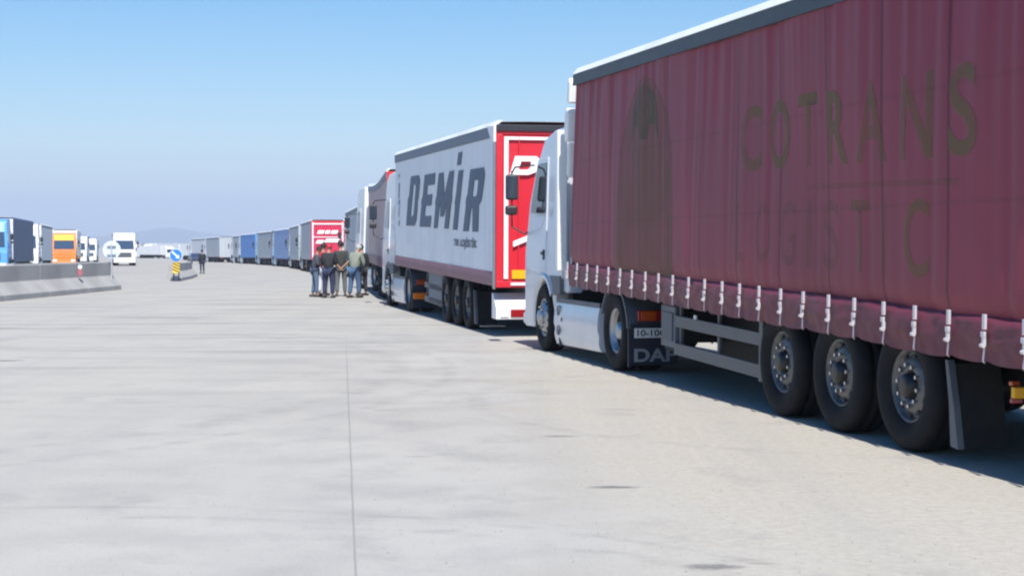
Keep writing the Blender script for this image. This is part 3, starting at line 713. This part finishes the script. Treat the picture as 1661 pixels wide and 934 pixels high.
# ---- 2. pale grey lorry
def demir_rear(root, TP, zl, zt):
    g = G(TP)
    for y0, y1, z0, z1 in ((1.05, 1.13, zl + .14, zt - .2), (-1.13, -1.05, zl + .14, zt - .2), (-1.05, 1.05, zt - .255, zt - .2), (-1.0, 1.0, zl + .02, zl + .07)):
        nn = max(1, int(max(y1 - y0, z1 - z0) / .5))
        g.box(-.052, -.046, y0, y1, z0, z1)
    g.build('reflective_tape', tape, root)
    g = G(TP); g.box(-.056, -.05, .5, .98, zl + .14, zl + .30); g.box(-.056, -.05, -.98, -.5, zl + .14, zl + .30); g.build('warning_plate', yellow, root)
    g = G(TP); g.box(-.06, -.02, -1.27, 1.27, zt - .10, zt + .02); g.build('rear_header', ink, root, .01)
    g = G(TP); g.prism([(-.05, .40), (-.05, .62), (.30, .87), (.36, .87), (.36, .40)], -1.27, 1.27); bb = g.build('bumper', white, root, .012)
    for sg in (1, -1):
        g = G(TP); g.box(-.07, -.05, *sorted((sg * .60, sg * 1.0)), .44, .58); g.build('tail_light', redl, bb, .01)
        g = G(TP); g.box(-.07, -.05, *sorted((sg * 1.03, sg * 1.19)), .44, .58); g.build('tail_light', lampw, bb, .01)
    g = G(TP); g.box(1.6, 1.63, .75, 1.25, .15, .18); g.build('flap_bar', alu, root)
    g = G(TP); g.prism([(-.03, zt - .30), (-.03, zt - .0), (.65, zt + .03), (.25, zt - .26)], yo + .0, yo + .045); g.build('corner_plate', tape, root, .01)
    g = G(TP); g.box(-.02, .14, yo, yo + .03, zl - .05, zt - .3); g.build('corner_post', alu, root, .008)
    D = [[(0, 0), (.72, 0), (1, .16), (1, .84), (.84, 1), (0, 1)], [(.30, .28), (.30, .72), (.66, .72), (.70, .66), (.70, .34), (.62, .28)]]
    E = [[(0, 0), (1, 0), (1, .24), (.34, .24), (.34, .40), (.86, .40), (.86, .6), (.34, .6), (.34, .76), (1, .76), (1, 1), (0, 1)]]
    for ps, y0 in ((D, 1.03), (E, .45)):
        me = fit(flat_mesh(polys=ps), .48, .34, .10)
        decal('lettering', me, lambda u, v, y0=y0: TP(Vector((-.064, y0 - u, 3.03 + v))), tape, root)
    me = fit(flat_mesh(polys=[[(0, 0), (1, .62), (1, 1), (0, .38)]]), .42, .27)
    decal('lettering', me, lambda u, v: TP(Vector((-.064, .96 - u, 1.72 + v))), tape, root)
ro2, TP2, off2, yo2 = lorry('articulated_lorry', 'pale grey curtain-sided lorry with big slanted dark lettering and a red rear door', (-.30, 28.1), 12.0, H=3.92, pitch=1.0, zlow=1.0, cur=cur_grey, hem=hem_mauve,
                            rail=railg, cab=white, lower=silver_hi, style='high', cabz=.93, amp=.009, seed=5.1, rear=redp, rear_fn=demir_rear, group='lorries queuing on the right', bandz=.24, mirror_out=.30)
letter = M('slate lettering', (.065, .098, .16), .55)
LD = [[(0, 0), (.84, 0), (.98, .10), (.98, .40), (.92, .47), (1, .55), (1, .90), (.86, 1), (.05, 1), (.05, .60), (-.02, .54), (-.02, .46), (.0, .42)], [(.36, .16), (.36, .86), (.60, .86), (.66, .80), (.66, .22), (.60, .16)]]
LE = [[(0, 0), (1, 0), (1, .18), (.38, .18), (.38, .42), (.90, .42), (.90, .60), (.38, .60), (.38, .82), (1, .82), (1, 1), (.04, 1), (.04, .58), (-.04, .53), (-.04, .46), (0, .42)]]
LM = [[(0, 0), (.24, 0), (.24, .60), (.40, .22), (.60, .22), (.76, .60), (.76, 0), (1, 0), (1, .42), (1.03, .47), (1.03, .54), (1, .58), (1, 1), (.72, 1), (.5, .55), (.28, 1), (.0, 1), (.0, .58), (-.04, .53), (-.04, .46), (0, .42)]]
LI = [[(0, 0), (1, 0), (1, 1), (.0, 1), (.0, .58), (-.12, .53), (-.12, .46), (0, .42)]]
LDOT = [[(0, 0), (1, 0), (1.15, 1), (.15, 1)]]
LR = [[(0, 0), (.34, 0), (.34, .38), (.50, .38), (.66, 0), (1, 0), (.84, .42), (.98, .50), (1, .90), (.88, 1), (.04, 1), (.04, .60), (-.03, .54), (-.03, .46), (0, .42)], [(.36, .54), (.36, .85), (.64, .85), (.68, .80), (.68, .58), (.62, .54)]]
def on2(s0, z0):
    def fn(u, v):
        s = s0 - u; z = z0 + v; return TP2(Vector((s, yo2 + off2(s, z) + .013, z)))
    return fn
for ps, s0, w, h, z0, sl_ in ((LD, 11.55, 1.75, 1.22, 2.06, .75), (LE, 9.30, 1.75, 1.22, 2.04, .75), (LM, 7.15, 2.1, 1.22, 2.02, .75), (LI, 4.62, .62, 1.22, 2.00, .75), (LDOT, 4.0, .52, .26, 3.33, .1), (LR, 3.32, 1.65, 1.22, 1.98, .75)):
    decal('lettering', fit(flat_mesh(polys=ps, bold=.02), w, h, sl_), on2(s0, z0), letter, ro2, .3)
decal('lettering', fit(flat_mesh(text='TIR LOJİSTİK', bold=.03), 2.7, .24, .05), on2(4.5, 1.62), M('grey lettering', (.10, .12, .16), .6), ro2, .4)
for z0, h, w in ((3.30, .10, .18), (2.75, .42, .20), (2.60, .12, .34), (2.28, .28, .12), (2.05, .14, .26)):
    decal('emblem', fit(flat_mesh(polys=LDOT), w, h, .08), on2(12.9 + w / 2, z0), M('pale emblem', (.27, .33, .45), .6), ro2, .3)

# ---- the queue beyond
GR = 'lorries queuing on the right'
lorry('articulated_lorry', 'greyish pink lorry with a sagging roof line, just beyond the lorry with slanted lettering', (-3.75, 46.2), 7.6, yaw=6, H=3.92, pitch=.4, zlow=1.0, cur=cur_pink, hem=hem_mauve, rail=railg, cab=white, style='high', cabz=1.08, amp=.012, seed=2.2, rear=redp, group=GR, sag=.17, mirror_out=.34)
lorry('articulated_lorry', 'pale grey lorry with a white front edge, seen above the crouching group of men', (pxx(584, 84), 84), 9.4, H=4.0, zlow=1.0, cur=cur_gy, hem=cur_gy, cab=cream, style='soft', seed=4, group=GR, roof=roofw)
def crimson_rear(root, TP, zl, zt):
    g = G(TP)
    for y0, y1, z0, z1 in ((1.1, 1.2, zl + .1, zt - .1), (-1.2, -1.1, zl + .1, zt - .1), (-1.1, 1.1, zt - .28, zt - .18), (-1.1, 1.1, 2.72, 2.78)): g.box(-.052, -.046, y0, y1, z0, z1)
    g.build('reflective_tape', tape, root)
    for a, b, z in ((.85, .3, 3.0), (.25, -.15, 3.0), (-.2, -.75, 3.0), (.95, .35, 2.25), (.3, -.9, 2.35)):
        me = fit(flat_mesh(polys=[[(0, 0), (.9, 0), (1, 1), (.1, 1)]]), a - b, .28, .08); decal('lettering', me, lambda u, v, a=a, z=z: TP(Vector((-.06, a - u, z + v))), tape, root)
    g = G(TP); g.box(-.05, .1, -1.2, 1.2, .45, .62); g.build('bumper', white, root, .01)
lorry('articulated_lorry', 'grey lorry with a crimson rear door marked in white blocks, behind the group of men', (pxx(505, 119), 119), 11, H=4.0, zlow=1.0, cur=cur_gy, hem=cur_gy, cab=cream, seed=6, rear=pinkpan, rear_fn=crimson_rear, group=GR)
lorry('articulated_lorry', 'plain grey lorry with a white cab, next one beyond the crimson rear door', (pxx(484.5, 140), 140), 11.5, cur=cur_gy, hem=cur_gy, cab=white, cabz=1.05, seed=7, group=GR)
lorry('articulated_lorry', 'pale blue lorry with dark rear doors, right of the grey lorry with near-black rear', (pxx(468, 162), 162), 15, cur=cur_palebl, hem=cur_palebl, rail=cur_palebl, cab=cyan_cab, seed=8, rear=greydoor, group=GR)
lorry('articulated_lorry', 'light grey lorry with near-black rear doors and a pinkish tail lamp, between two blue lorries', (pxx(440, 182), 182), 16, cur=cur_gy, hem=cur_gy, cab=cyan_cab, seed=9, rear=greydoor, pink_tail=True, group=GR)
lorry('articulated_lorry', 'bright blue curtain-sided lorry far down the queue', (pxx(414, 204), 204), 18, cur=cur_blue, hem=cur_blue, rail=cur_blue, cab=white, seed=10, group=GR)
lorry('articulated_lorry', 'grey lorry with a tall white cab, just beyond the bright blue lorry', (pxx(391, 224), 224), 18, L=8.5, cur=cur_gy, hem=cur_gy, cab=white, cabz=1.1, seed=11, group=GR)
lorry('articulated_lorry', 'hazy grey lorry behind the lone man in dark clothes', (pxx(356, 246), 246), 20, cur=cur_gy, hem=cur_gy, cab=white, seed=12, group=GR)
lorry('articulated_lorry', 'faint white lorry past the blue round arrow sign', (pxx(334, 268), 268), 22, cur=cur_white, hem=cur_gy, cab=white, seed=13, group=GR)
lorry('articulated_lorry', 'dusky blue-grey lorry at the far end, right of the arrow sign', (pxx(318, 292), 292), 14, cur=cur_palebl, hem=cur_gy, cab=white, seed=14, group=GR)
# opposite lane, facing us
GL = 'lorries coming the other way on the left'
lorry('articulated_lorry', 'navy-sided lorry with a light blue cab at the left edge', (pxx(13, 107), 107), 11.4, 'to', H=3.95, cur=cur_navy, hem=cur_navy, rail=cur_navy, cab=blue_cab, lower=blue_cab, cabz=1.03, seed=20, group=GL, visor=cyan_cab, roof=cur_navy)
lorry('articulated_lorry', 'pale grey lorry with a white cab between the navy lorry and the orange one', (pxx(63, 128), 128), 12.8, 'to', H=3.9, cur=cur_white, hem=cur_white, cab=white, cabz=1.05, seed=21, group=GL)
lorry('articulated_lorry', 'orange-fronted lorry with a yellow panel above its windscreen', (pxx(124, 165), 165), 14, 'to', H=3.95, cur=cream, front_panel=M('deep orange paint', (.62, .17, .03), .4), hem=orange_cab, rail=cream, cab=orange_cab, lower=orange_cab, cabz=.90, seed=22, group=GL, visor=yellow_pan, style='high')
lorry('articulated_lorry', 'white lorry driving towards us behind the back of the round sign', (pxx(220.5, 180), 180), 15, 'to', H=3.8, cur=cur_white, hem=cur_white, cab=white, cabz=1.0, seed=23, group=GL, visor=white)
lorry('articulated_lorry', 'pale lorry mostly hidden behind the orange-fronted one', (pxx(141, 215), 215), 14, 'to', H=3.9, cur=cur_white, hem=cur_white, cab=white, seed=24, group=GL)
lorry('articulated_lorry', 'small white lorry in the gap left of the round sign', (pxx(157, 250), 250), 14, 'to', H=3.6, cur=cur_white, hem=cur_white, cab=white, seed=25, group=GL)
# far row, a few pixels each: body and cab only
def far_lorry(x, y, rot, body, cabm, label, Lb=12.5):
    r = empty('distant_lorry', (x, y, ground_z(y)), rot); r.scale = (1, 1, random.choice((.88, .95, 1, 1.06))); tag(r, label, 'lorry', 'white lorries parked far away')
    g = G(); g.box(0, Lb, -1.25, 1.25, 1.1, 3.9); g.build('box_body', body, r, .05)
    g = G(); g.box(.3, Lb + .3, -.5, .5, .7, 1.1); g.build('chassis', chass, r)
    c = Lb + .5; prof, _ = cab_profile(c, .95, 'high'); g = G(); g.prism(prof, -1.23, 1.23); cb = g.build('cab', cabm, r)
    bm = bmesh.new(); bm.from_mesh(cb.data); bmesh.ops.triangulate(bm, faces=[p for p in bm.faces if len(p.verts) > 4]); bm.to_mesh(cb.data); bm.free()
    g = G(); g.add([(c + 2.40, -1.05, 1.75), (c + 2.40, 1.05, 1.75), (c + 2.16, 1.0, 2.85), (c + 2.16, -1.0, 2.85)], [(0, 1, 2, 3)]); g.build('windscreen', glass, r)
    for s in (2, 3.3, 4.6, Lb - 1.5, Lb + 1.6):
        for sg in (1, -1):
            o = link('wheel', WM['tyre'], r, loc=(s, sg * 1.05, .53))
far = [(228, 430, 'tall white lorry at the left end of the far row', cur_white), (236, 455, 'white lorry second from the left in the far row', cur_white), (244, 475, 'white lorry third from the left in the far row', cur_gy),
       (251, 480, 'off-white lorry in the middle of the far row', cur_white), (259, 490, 'white lorry just right of the middle of the far row', cur_white), (266, 500, 'pale lorry second to the left of the blue arrow sign', cur_white), (274, 480, 'pale lorry touching the left rim of the blue arrow sign', cur_white),
       (284, 450, 'white lorry partly behind the blue arrow sign', cur_white), (301, 330, 'white lorry rising just right of the blue arrow sign', white)]
for i, (px, y, lb, mt) in enumerate(far):
    far_lorry(pxx(px, y), y, R(-74 + 34 * math.sin(i * 2.3 + 1)), mt, white, lb)

# ------------------------------------------------------------------ dark car far off
def car():
    y = 215; r = empty('parked_car', (pxx(318, y), y, ground_z(y)), R(110)); tag(r, 'dark blue parked car seen beyond the far barrier', 'car')
    paint = M('navy car paint', (.03, .045, .09), .3, coat=.5)
    prof = [(-2.1, .35), (-2.15, .75), (-1.9, .98), (-1.35, 1.05), (-.8, 1.45), (.5, 1.47), (1.15, 1.0), (1.95, .85), (2.15, .6), (2.1, .3)]
    g = G(); g.prism(prof, 0, 0, lambda x, z: .88 if z < 1.1 else .72); g.build('body', paint, r, .05)
    for sg in (1, -1):
        g = G(); g.add([(-1.15, sg * .885, 1.06), (.95, sg * .885, 1.06), (.45, sg * .75, 1.40), (-.78, sg * .75, 1.40)], [(0, 1, 2, 3)]); g.build('window', glass, r)
        for x in (-1.35, 1.35):
            g = G(); g.lathe([(-.1, .2), (-.1, .3), (-.07, .33), (.07, .33), (.1, .3), (.1, .2), (.08, .01)], 20); g.build('wheel', rubber, r, loc=(x, sg * .80, .33))
car()

# ------------------------------------------------------------------ barriers
def jersey(pts, label, group, h=1.06, mat=concrete_b, ends=True):
    prof = [(-.49, 0), (-.49, .17), (-.16, .52 * h), (-.155, h), (.155, h), (.16, .52 * h), (.49, .17), (.49, 0)]
    o = Vector((*pts[0], 0)); z0 = ground_z(pts[0][1]); o.z = z0; vs = []; n = len(prof)
    for k, p in enumerate(pts):
        a = Vector(pts[max(0, k - 1)]); b = Vector(pts[min(len(pts) - 1, k + 1)]); d = (b - a).normalized(); nn = Vector((d.y, -d.x))
        for q, z in prof: vs.append((p[0] + nn.x * q - o.x, p[1] + nn.y * q - o.y, ground_z(p[1]) + z - z0))
    m = len(pts); fs = [(k * n + i, k * n + i + 1, (k + 1) * n + i + 1, (k + 1) * n + i) for k in range(m - 1) for i in range(n - 1)]
    fs += [tuple(range(n)), tuple(range((m - 1) * n, m * n))]
    ob = G().add(vs, fs).build('concrete_barrier', mat, None, .018, loc=o); tag(ob, label, 'barrier', group); return ob
bt = [(-15.98 + .13 * k, 42.6 + 4.12 * k) for k in range(5)]
names = ['nearest concrete barrier at the left edge', 'second concrete barrier from the left edge, grey and unmarked', 'concrete barrier with a red and white reflector on its wall', 'last concrete barrier, under the back of the round sign']
for k in range(4):
    a, b = Vector(bt[k]), Vector(bt[k + 1]); d = (b - a).normalized() * .012
    jersey([tuple(a + d), tuple(b - d)], names[k], 'concrete barriers by the road', mat=concrete_b)
cpts = [(-17.5, 79.3), (-18.6, 87), (-20.5, 98), (-22.9, 109)]
for k, nm in enumerate(('near section of the far barrier, behind the striped marker', 'middle section of the far barrier, bending left', 'end section of the far barrier, beside the lone man')):
    a, b = Vector(cpts[k]), Vector(cpts[k + 1]); d = (b - a).normalized() * .02; jersey([tuple(a + d), tuple(b - d)], nm, 'far concrete barriers', h=.92)
for k, nm in enumerate(('grey barrier behind the roadside barriers, its left length', 'grey barrier behind the roadside barriers, its right length')):
    a = Vector((-21.5, 66)).lerp(Vector((-24.3, 92)), k * .5); b = Vector((-21.5, 66)).lerp(Vector((-24.3, 92)), k * .5 + .495); jersey([tuple(a), tuple(b)], nm, 'rear concrete barriers', h=.95)
# reflector on the barrier wall
def reflector():
    y = 54.6; x = pxx(130, y) ; r = empty('barrier_reflector', (x + .0, y, .6)); tag(r, 'small red and white reflector fixed on the barrier wall', 'reflector')
    g = G(); g.box(-.07, .07, -.02, .02, .02, .26); g.build('red_plate', M('pinkish red', (.45, .12, .15), .6), r, .01)
    g = G(); g.rod((0, -.024, .33), (0, .02, .33), .075, 14); g.build('white_disc', tape, r)
reflector()

# ------------------------------------------------------------------ signs
def back_sign():
    y = 58.5; r = empty('road_sign', (pxx(181, y), y, 0.)); tag(r, 'round road sign seen from its pale back, on a thin post by the barrier end', 'road sign')
    g = G(); g.rod((0, 0, 0), (0, 0, 1.75), .03, 12); g.build('post', M('galvanised post', (.5, .53, .57), .5, .3), r)
    g = G(); g.rod((0, .035, 1.53), (0, .05, 1.53), .34, 40); dk = g.build('disc', M('sign back', (.62, .70, .76), .5, .1), r)
    g = G(); g.box(-.17, .17, -.034, .034, 1.66, 1.70); g.box(-.17, .17, -.034, .034, 1.34, 1.38); g.build('bracket', M('bracket grey', (.4, .43, .47), .5), dk)
back_sign()
def arrow_sign():
    y = 78.4; x = pxx(285.5, y); r = empty('road_sign', (x, y, ground_z(y))); tag(r, 'blue round sign with a white slanting arrow above a striped marker board', 'road sign')
    bl = M('sign blue', (.03, .20, .60), .4); wh = M('sign white', (.8, .82, .84), .4); yl = M('marker yellow', (.80, .55, .05), .5)
    g = G(); g.rod((0, .01, 1.33), (0, .03, 1.33), .33, 36); a = g.build('disc', [wh], r)
    g = G(); g.rod((0, -.004, 1.33), (0, .009, 1.33), .305, 36); g.build('blue_face', bl, a)
    c, s = math.cos(R(-43)), math.sin(R(-43))
    ar = [(-.27, -.042), (.08, -.042), (.08, -.12), (.25, 0), (.08, .12), (.08, .042), (-.27, .042)]
    g = G(); g.add([(u * c - v * s, -.008, 1.33 + u * s + v * c) for u, v in ar], [tuple(range(7))]); g.build('arrow', wh, a)
    g = G(); g.box(-.17, .19, .0, .02, .42, .98); b = g.build('marker_board', yl, r)
    g = G()
    for k in range(4):
        z = .50 + k * .15
        pts = [(-.17, z + .09), (-.17, z + .15), (.19, z - .02), (.19, z - .08)]
        pts = [(px_, min(.98, max(.42, pz))) for px_, pz in pts]
        g.add([(px_, -.004, pz) for px_, pz in pts], [(0, 1, 2, 3)])
    g.build('stripe', ink, b)
    for xx in (-.13, .13):
        g = G(); g.box(xx - .03, xx + .03, .022, .06, 0, 1.0 if xx > 0 else .95); g.build('leg', ink, r)
    g = G(); g.rod((0, .045, .9), (0, .045, 1.4), .02, 8); g.build('post', guard, r)
arrow_sign()

# ------------------------------------------------------------------ people
def skin_mesh(verts, edges, radii, root=0, sub=1):
    me = bpy.data.meshes.new('sk'); me.from_pydata(verts, edges, []); o = bpy.data.objects.new('sk', me); COL.objects.link(o)
    o.modifiers.new('s', 'SKIN'); sv = me.skin_vertices[0].data
    for i, r in enumerate(radii):
        sv[i].radius = r if isinstance(r, tuple) else (r, r); sv[i].use_root = (i == root)
    s = o.modifiers.new('u', 'SUBSURF'); s.levels = sub; s.render_levels = sub
    dg = bpy.context.evaluated_depsgraph_get(); out = bpy.data.meshes.new_from_object(o.evaluated_get(dg)); bpy.data.objects.remove(o)
    for p in out.polygons: p.use_smooth = True
    return out
skinm = M('skin', (.34, .19, .135), .6); shoem = M('shoe', (.03, .03, .035), .6)
def person(label, x, y, rz, top, trousers, hair, ht=1.74, lean=0., arms='down', headlean=0., stride=.0, sleeves=True, cap=False, hood=None, girth=1., group=None):
    k = ht / 1.74
    r = empty('person', (x, y, ground_z(y)), R(rz)); tag(r, label, 'person', group)
    def ln(p):                                             # lean the upper body forward (+y) about the hips
        x_, y_, z_ = p; z_ -= .95; c, s = math.cos(lean), math.sin(lean)
        return Vector((x_, y_ * c + z_ * s, .95 - y_ * s + z_ * c)) * k
    P = {'pel': ln((0, 0, .97)), 'bel': ln((0, .01, 1.12)), 'chest': ln((0, 0, 1.32)), 'neckb': ln((0, -.01, 1.46)), 'neck': ln((0, .01 + headlean * .3, 1.53)), 'hd1': ln((0, .03 + headlean * .6, 1.60 - headlean * .1)), 'hd2': ln((0, .03 + headlean, 1.69 - headlean * .3))}
    for n_, sg in (('l', -1), ('r', 1)):
        P['sh' + n_] = ln((sg * .185, -.01, 1.40))
        if arms == 'down': e, w = (sg * .235, -.03, 1.12), (sg * .23, .05, .88)
        elif arms == 'back': e, w = (sg * .26, -.13, 1.12), (sg * .05, -.17, .93)
        elif arms == 'front': e, w = (sg * .25, .02, 1.12), (sg * .08, .24, 1.13)
        else: e, w = (sg * .25, .12, 1.14), (sg * .12, .30, .98)
        P['el' + n_] = ln(e); P['wr' + n_] = ln(w)
        st = stride * sg
        P['hip' + n_] = Vector((sg * .095, 0, .90)) * k; P['kn' + n_] = Vector((sg * .12, .02 + st * .5, .50)) * k; P['an' + n_] = Vector((sg * .13, -.02 + st, .09)) * k
        P['toe' + n_] = P['an' + n_] + Vector((sg * .03, .16, -.045)) * k
        d = (P['wr' + n_] - P['el' + n_]).normalized(); P['hand' + n_] = P['wr' + n_] + d * .07 * k
    names = list(P); idx = {n_: i for i, n_ in enumerate(names)}
    E = [('pel', 'bel'), ('bel', 'chest'), ('chest', 'neckb'), ('neckb', 'neck'), ('neck', 'hd1'), ('hd1', 'hd2')]
    for s in 'lr': E += [('chest', 'sh' + s), ('sh' + s, 'el' + s), ('el' + s, 'wr' + s), ('wr' + s, 'hand' + s), ('pel', 'hip' + s), ('hip' + s, 'kn' + s), ('kn' + s, 'an' + s), ('an' + s, 'toe' + s)]
    rad = dict(pel=.125, bel=.115, chest=.135, neckb=.07, neck=.052, hd1=.078, hd2=.095)
    for s in 'lr': rad.update({'sh' + s: .06, 'el' + s: .042, 'wr' + s: .026, 'hand' + s: .034, 'hip' + s: .085, 'kn' + s: .058, 'an' + s: .038, 'toe' + s: .03})
    me = skin_mesh([tuple(P[n_]) for n_ in names], [(idx[a], idx[b]) for a, b in E], [rad[n_] * k for n_ in names], idx['pel'], 1)
    bm = bmesh.new(); bm.from_mesh(me)
    gg = G()                                               # five fingers a side, nose and ears, joined into the body mesh
    for s, sg in (('l', -1), ('r', 1)):
        h = P['hand' + s]; d = (h - P['wr' + s]).normalized(); a = d.cross(Vector((0, 1, .3))).normalized()
        for q in range(4):
            o_ = h + a * (-.024 + .016 * q) * k; gg.rod(o_, o_ + d * (.055 + .008 * (q in (1, 2))) * k, .009 * k, 6, .008 * k); gg.rod(o_ + d * .055 * k, o_ + (d * .08 + Vector((0, .012, 0))) * k, .008 * k, 6, .006 * k)
        gg.rod(h - a * .02 * k, h + (-a * .055 + d * .03) * k, .01 * k, 6, .008 * k)
        gg.rod(P['hd1'] + Vector((sg * .07, 0, .03)) * k, P['hd1'] + Vector((sg * .095, -.01, .05)) * k, .022 * k, 8, .012 * k)
    gg.rod(P['hd1'] + Vector((0, .085, .05)) * k, P['hd1'] + Vector((0, .112, .02)) * k, .009 * k, 6, .014 * k)
    for sg in (-1, 1): gg.rod(P['hd1'] + Vector((sg * .032, .085, .055)) * k, P['hd1'] + Vector((sg * .032, .094, .055)) * k, .011 * k, 6)
    me2 = bpy.data.meshes.new('x'); me2.from_pydata([tuple(v) for v in gg.v], [], gg.f); bm.from_mesh(me2)
    bm.to_mesh(me); bm.free(); me.materials.clear(); me.materials.append(skinm)
    for p in me.polygons: p.use_smooth = True
    link('body', me, r)
    def cloth(name, ns, es, rr, root, mat, sub=1):
        ix = {n_: i for i, n_ in enumerate(ns)}
        m_ = skin_mesh([tuple(P[n_]) for n_ in ns], [(ix[a], ix[b]) for a, b in es], [rr[n_] * k * girth for n_ in ns], ix[root], sub); m_.materials.clear(); m_.materials.append(mat); return link(name, m_, r)
    P['hem'] = ln((0, -.01, .84))
    ns = ['hem', 'bel', 'chest', 'neckb', 'shl', 'ell', 'shr', 'elr'] + (['wrl', 'wrr'] if sleeves else [])
    es = [('hem', 'bel'), ('bel', 'chest'), ('chest', 'neckb'), ('chest', 'shl'), ('shl', 'ell'), ('chest', 'shr'), ('shr', 'elr')] + ([('ell', 'wrl'), ('elr', 'wrr')] if sleeves else [])
    rr = dict(hem=.172, bel=.165, chest=.172, neckb=.095, shl=.082, shr=.082, ell=.062, elr=.062, wrl=.042, wrr=.042)
    cloth('jacket', ns, es, rr, 'chest', top)
    P['cufl'] = P['anl'].lerp(P['knl'], .06); P['cufr'] = P['anr'].lerp(P['knr'], .06)
    ns = ['pel', 'hipl', 'knl', 'cufl', 'hipr', 'knr', 'cufr']; es = [('pel', 'hipl'), ('hipl', 'knl'), ('knl', 'cufl'), ('pel', 'hipr'), ('hipr', 'knr'), ('knr', 'cufr')]
    cloth('trousers', ns, es, dict(pel=.148, hipl=.110, hipr=.110, knl=.080, knr=.080, cufl=.064, cufr=.064), 'pel', trousers)
    for s in 'lr':
        g = G(); a = P['an' + s]; b = P['toe' + s]; g.box(-.05, .05, -.13, .17, -.0, .085); ob = g.build('shoe', shoem, r, .03, loc=(a.x + (b.x - a.x) * .3, a.y + .02, .0))
    g = G(); c = P['hd2']; hr = .112 * k                   # hair or cap: upper and back shell of the head
    nu, nv = 14, 8; vs = []
    for j in range(nv + 1):
        ph = R(105) * j / nv
        for i in range(nu):
            t = 2 * math.pi * i / nu; fw = max(0, math.sin(t)); pe = ph * (1 - .38 * fw)
            vs.append((c.x + hr * .88 * math.sin(pe) * math.cos(t), c.y + hr * math.sin(pe) * math.sin(t) - .008, c.z - .02 + hr * 1.02 * math.cos(pe)))
    g.add(vs, [(j * nu + i, j * nu + (i + 1) % nu, (j + 1) * nu + (i + 1) % nu, (j + 1) * nu + i) for j in range(nv) for i in range(nu)], True)
    if cap: g.prism([(-.07, c.z + .01), (.07, c.z + .01), (.07, c.z + .02), (-.07, c.z + .02)], c.y + .08, c.y + .17)
    g.build('cap' if cap else ('hood' if hood else 'hair'), hood or hair, r)
    return r
dk = M('dark jacket', (.018, .02, .025), .8, bump=.3); dgreen = M('dark olive jacket', (.035, .04, .038), .85, bump=.3); greyj = M('slate jacket', (.06, .066, .085), .85, bump=.3)
redj = M('red jacket', (.42, .02, .04), .7, bump=.2); sage = M('sage sweater', (.21, .24, .205), .9, bump=.3)
jean = M('blue jeans', (.055, .11, .21), .85, bump=.3); navy = M('navy trousers', (.02, .03, .075), .85); olive = M('grey trousers', (.12, .13, .14), .85); whitet = M('white trousers', (.62, .62, .68), .85); jeand = M('pale jeans', (.09, .135, .21), .85)
hairm = M('black hair', (.012, .011, .012), .7); greyhat = M('grey cap', (.35, .38, .38), .8)
GP_ = 'men standing by the queue'
person('man in a slate jacket and pale jeans at the left end of the group', pxx(511, 50.6), 50.6, -75, greyj, jeand, hairm, 1.66, .14, 'front', .03, .05, group=GP_)
person('man in a red jacket and white trousers, mostly hidden behind the others', pxx(524, 52.0), 52.0, -25, redj, whitet, hairm, 1.74, .02, 'down', group=GP_)
person('heavy-set man in a dark jacket and navy trousers, second from the left, back turned', pxx(533, 49.6), 49.6, -10, dk, navy, M('red hood', (.38, .02, .04), .8), 1.72, .05, 'front', .02, .02, girth=1.18, hood=redj, group=GP_)
person('man in a dark olive jacket with his hands clasped behind his back', pxx(553, 51.2), 51.2, 8, dgreen, olive, hairm, 1.80, .05, 'back', sleeves=False, stride=.04, group=GP_)
person('man in a sage sweater and blue jeans bending forward', pxx(575, 49.7), 49.7, -28, sage, jean, greyhat, 1.74, .26, 'reach', .05, .08, girth=1.14, group=GP_)
person('man in black half hidden at the right end of the group', pxx(588, 52.0), 52.0, 40, dk, dk, hairm, 1.70, .1, 'down', group=GP_)
person('lone man in dark clothes standing far off by the end of the far barrier', pxx(328, 114), 114, 30, dk, M('dark blue trousers', (.02, .025, .05), .8), hairm, 1.74, .0, 'down', stride=.06)

# ------------------------------------------------------------------ loose grit
def grit():
    m = M('grit stone', (.25, .24, .22), .9); g = G()
    for _ in range(900):
        y = 6.5 + 16 * random.random() ** 1.3; x = random.uniform(-.9, 3.0) - .05 * y + .6
        if random.random() < .22: x = random.uniform(-4, 4)
        r = random.uniform(.002, .0065); q = [Vector((x + r * random.uniform(.7, 1.5) * a, y + r * random.uniform(.7, 1.5) * b, .0 + r * c)) for a, b, c in ((1, 0, .2), (-1, 0, .3), (0, 1, .2), (0, -1, .2), (0, 0, 1.1))]
        g.add(q, [(0, 2, 4), (2, 1, 4), (1, 3, 4), (3, 0, 4), (0, 3, 1, 2)])
    o = g.build('loose_grit', m); tag(o, 'loose grit scattered over the dusty parking strip', 'gravel', kind='stuff')
grit()

# ------------------------------------------------------------------ haze
def haze():
    g = G(); g.box(-7500, 7500, -80, 11500, -12, 330); m = bpy.data.materials.new('haze'); m.use_nodes = True; nt = m.node_tree; nt.nodes.clear()
    out = nt.nodes.new('ShaderNodeOutputMaterial'); v = nt.nodes.new('ShaderNodeVolumePrincipled')
    v.inputs['Color'].default_value = (.62, .73, .93, 1); v.inputs['Density'].default_value = 2.3e-4; v.inputs['Anisotropy'].default_value = -.2
    nt.links.new(v.outputs[0], out.inputs['Volume'])
    o = g.build('haze', m); tag(o, 'thin pale haze over the whole plain', 'haze', kind='stuff')
haze()
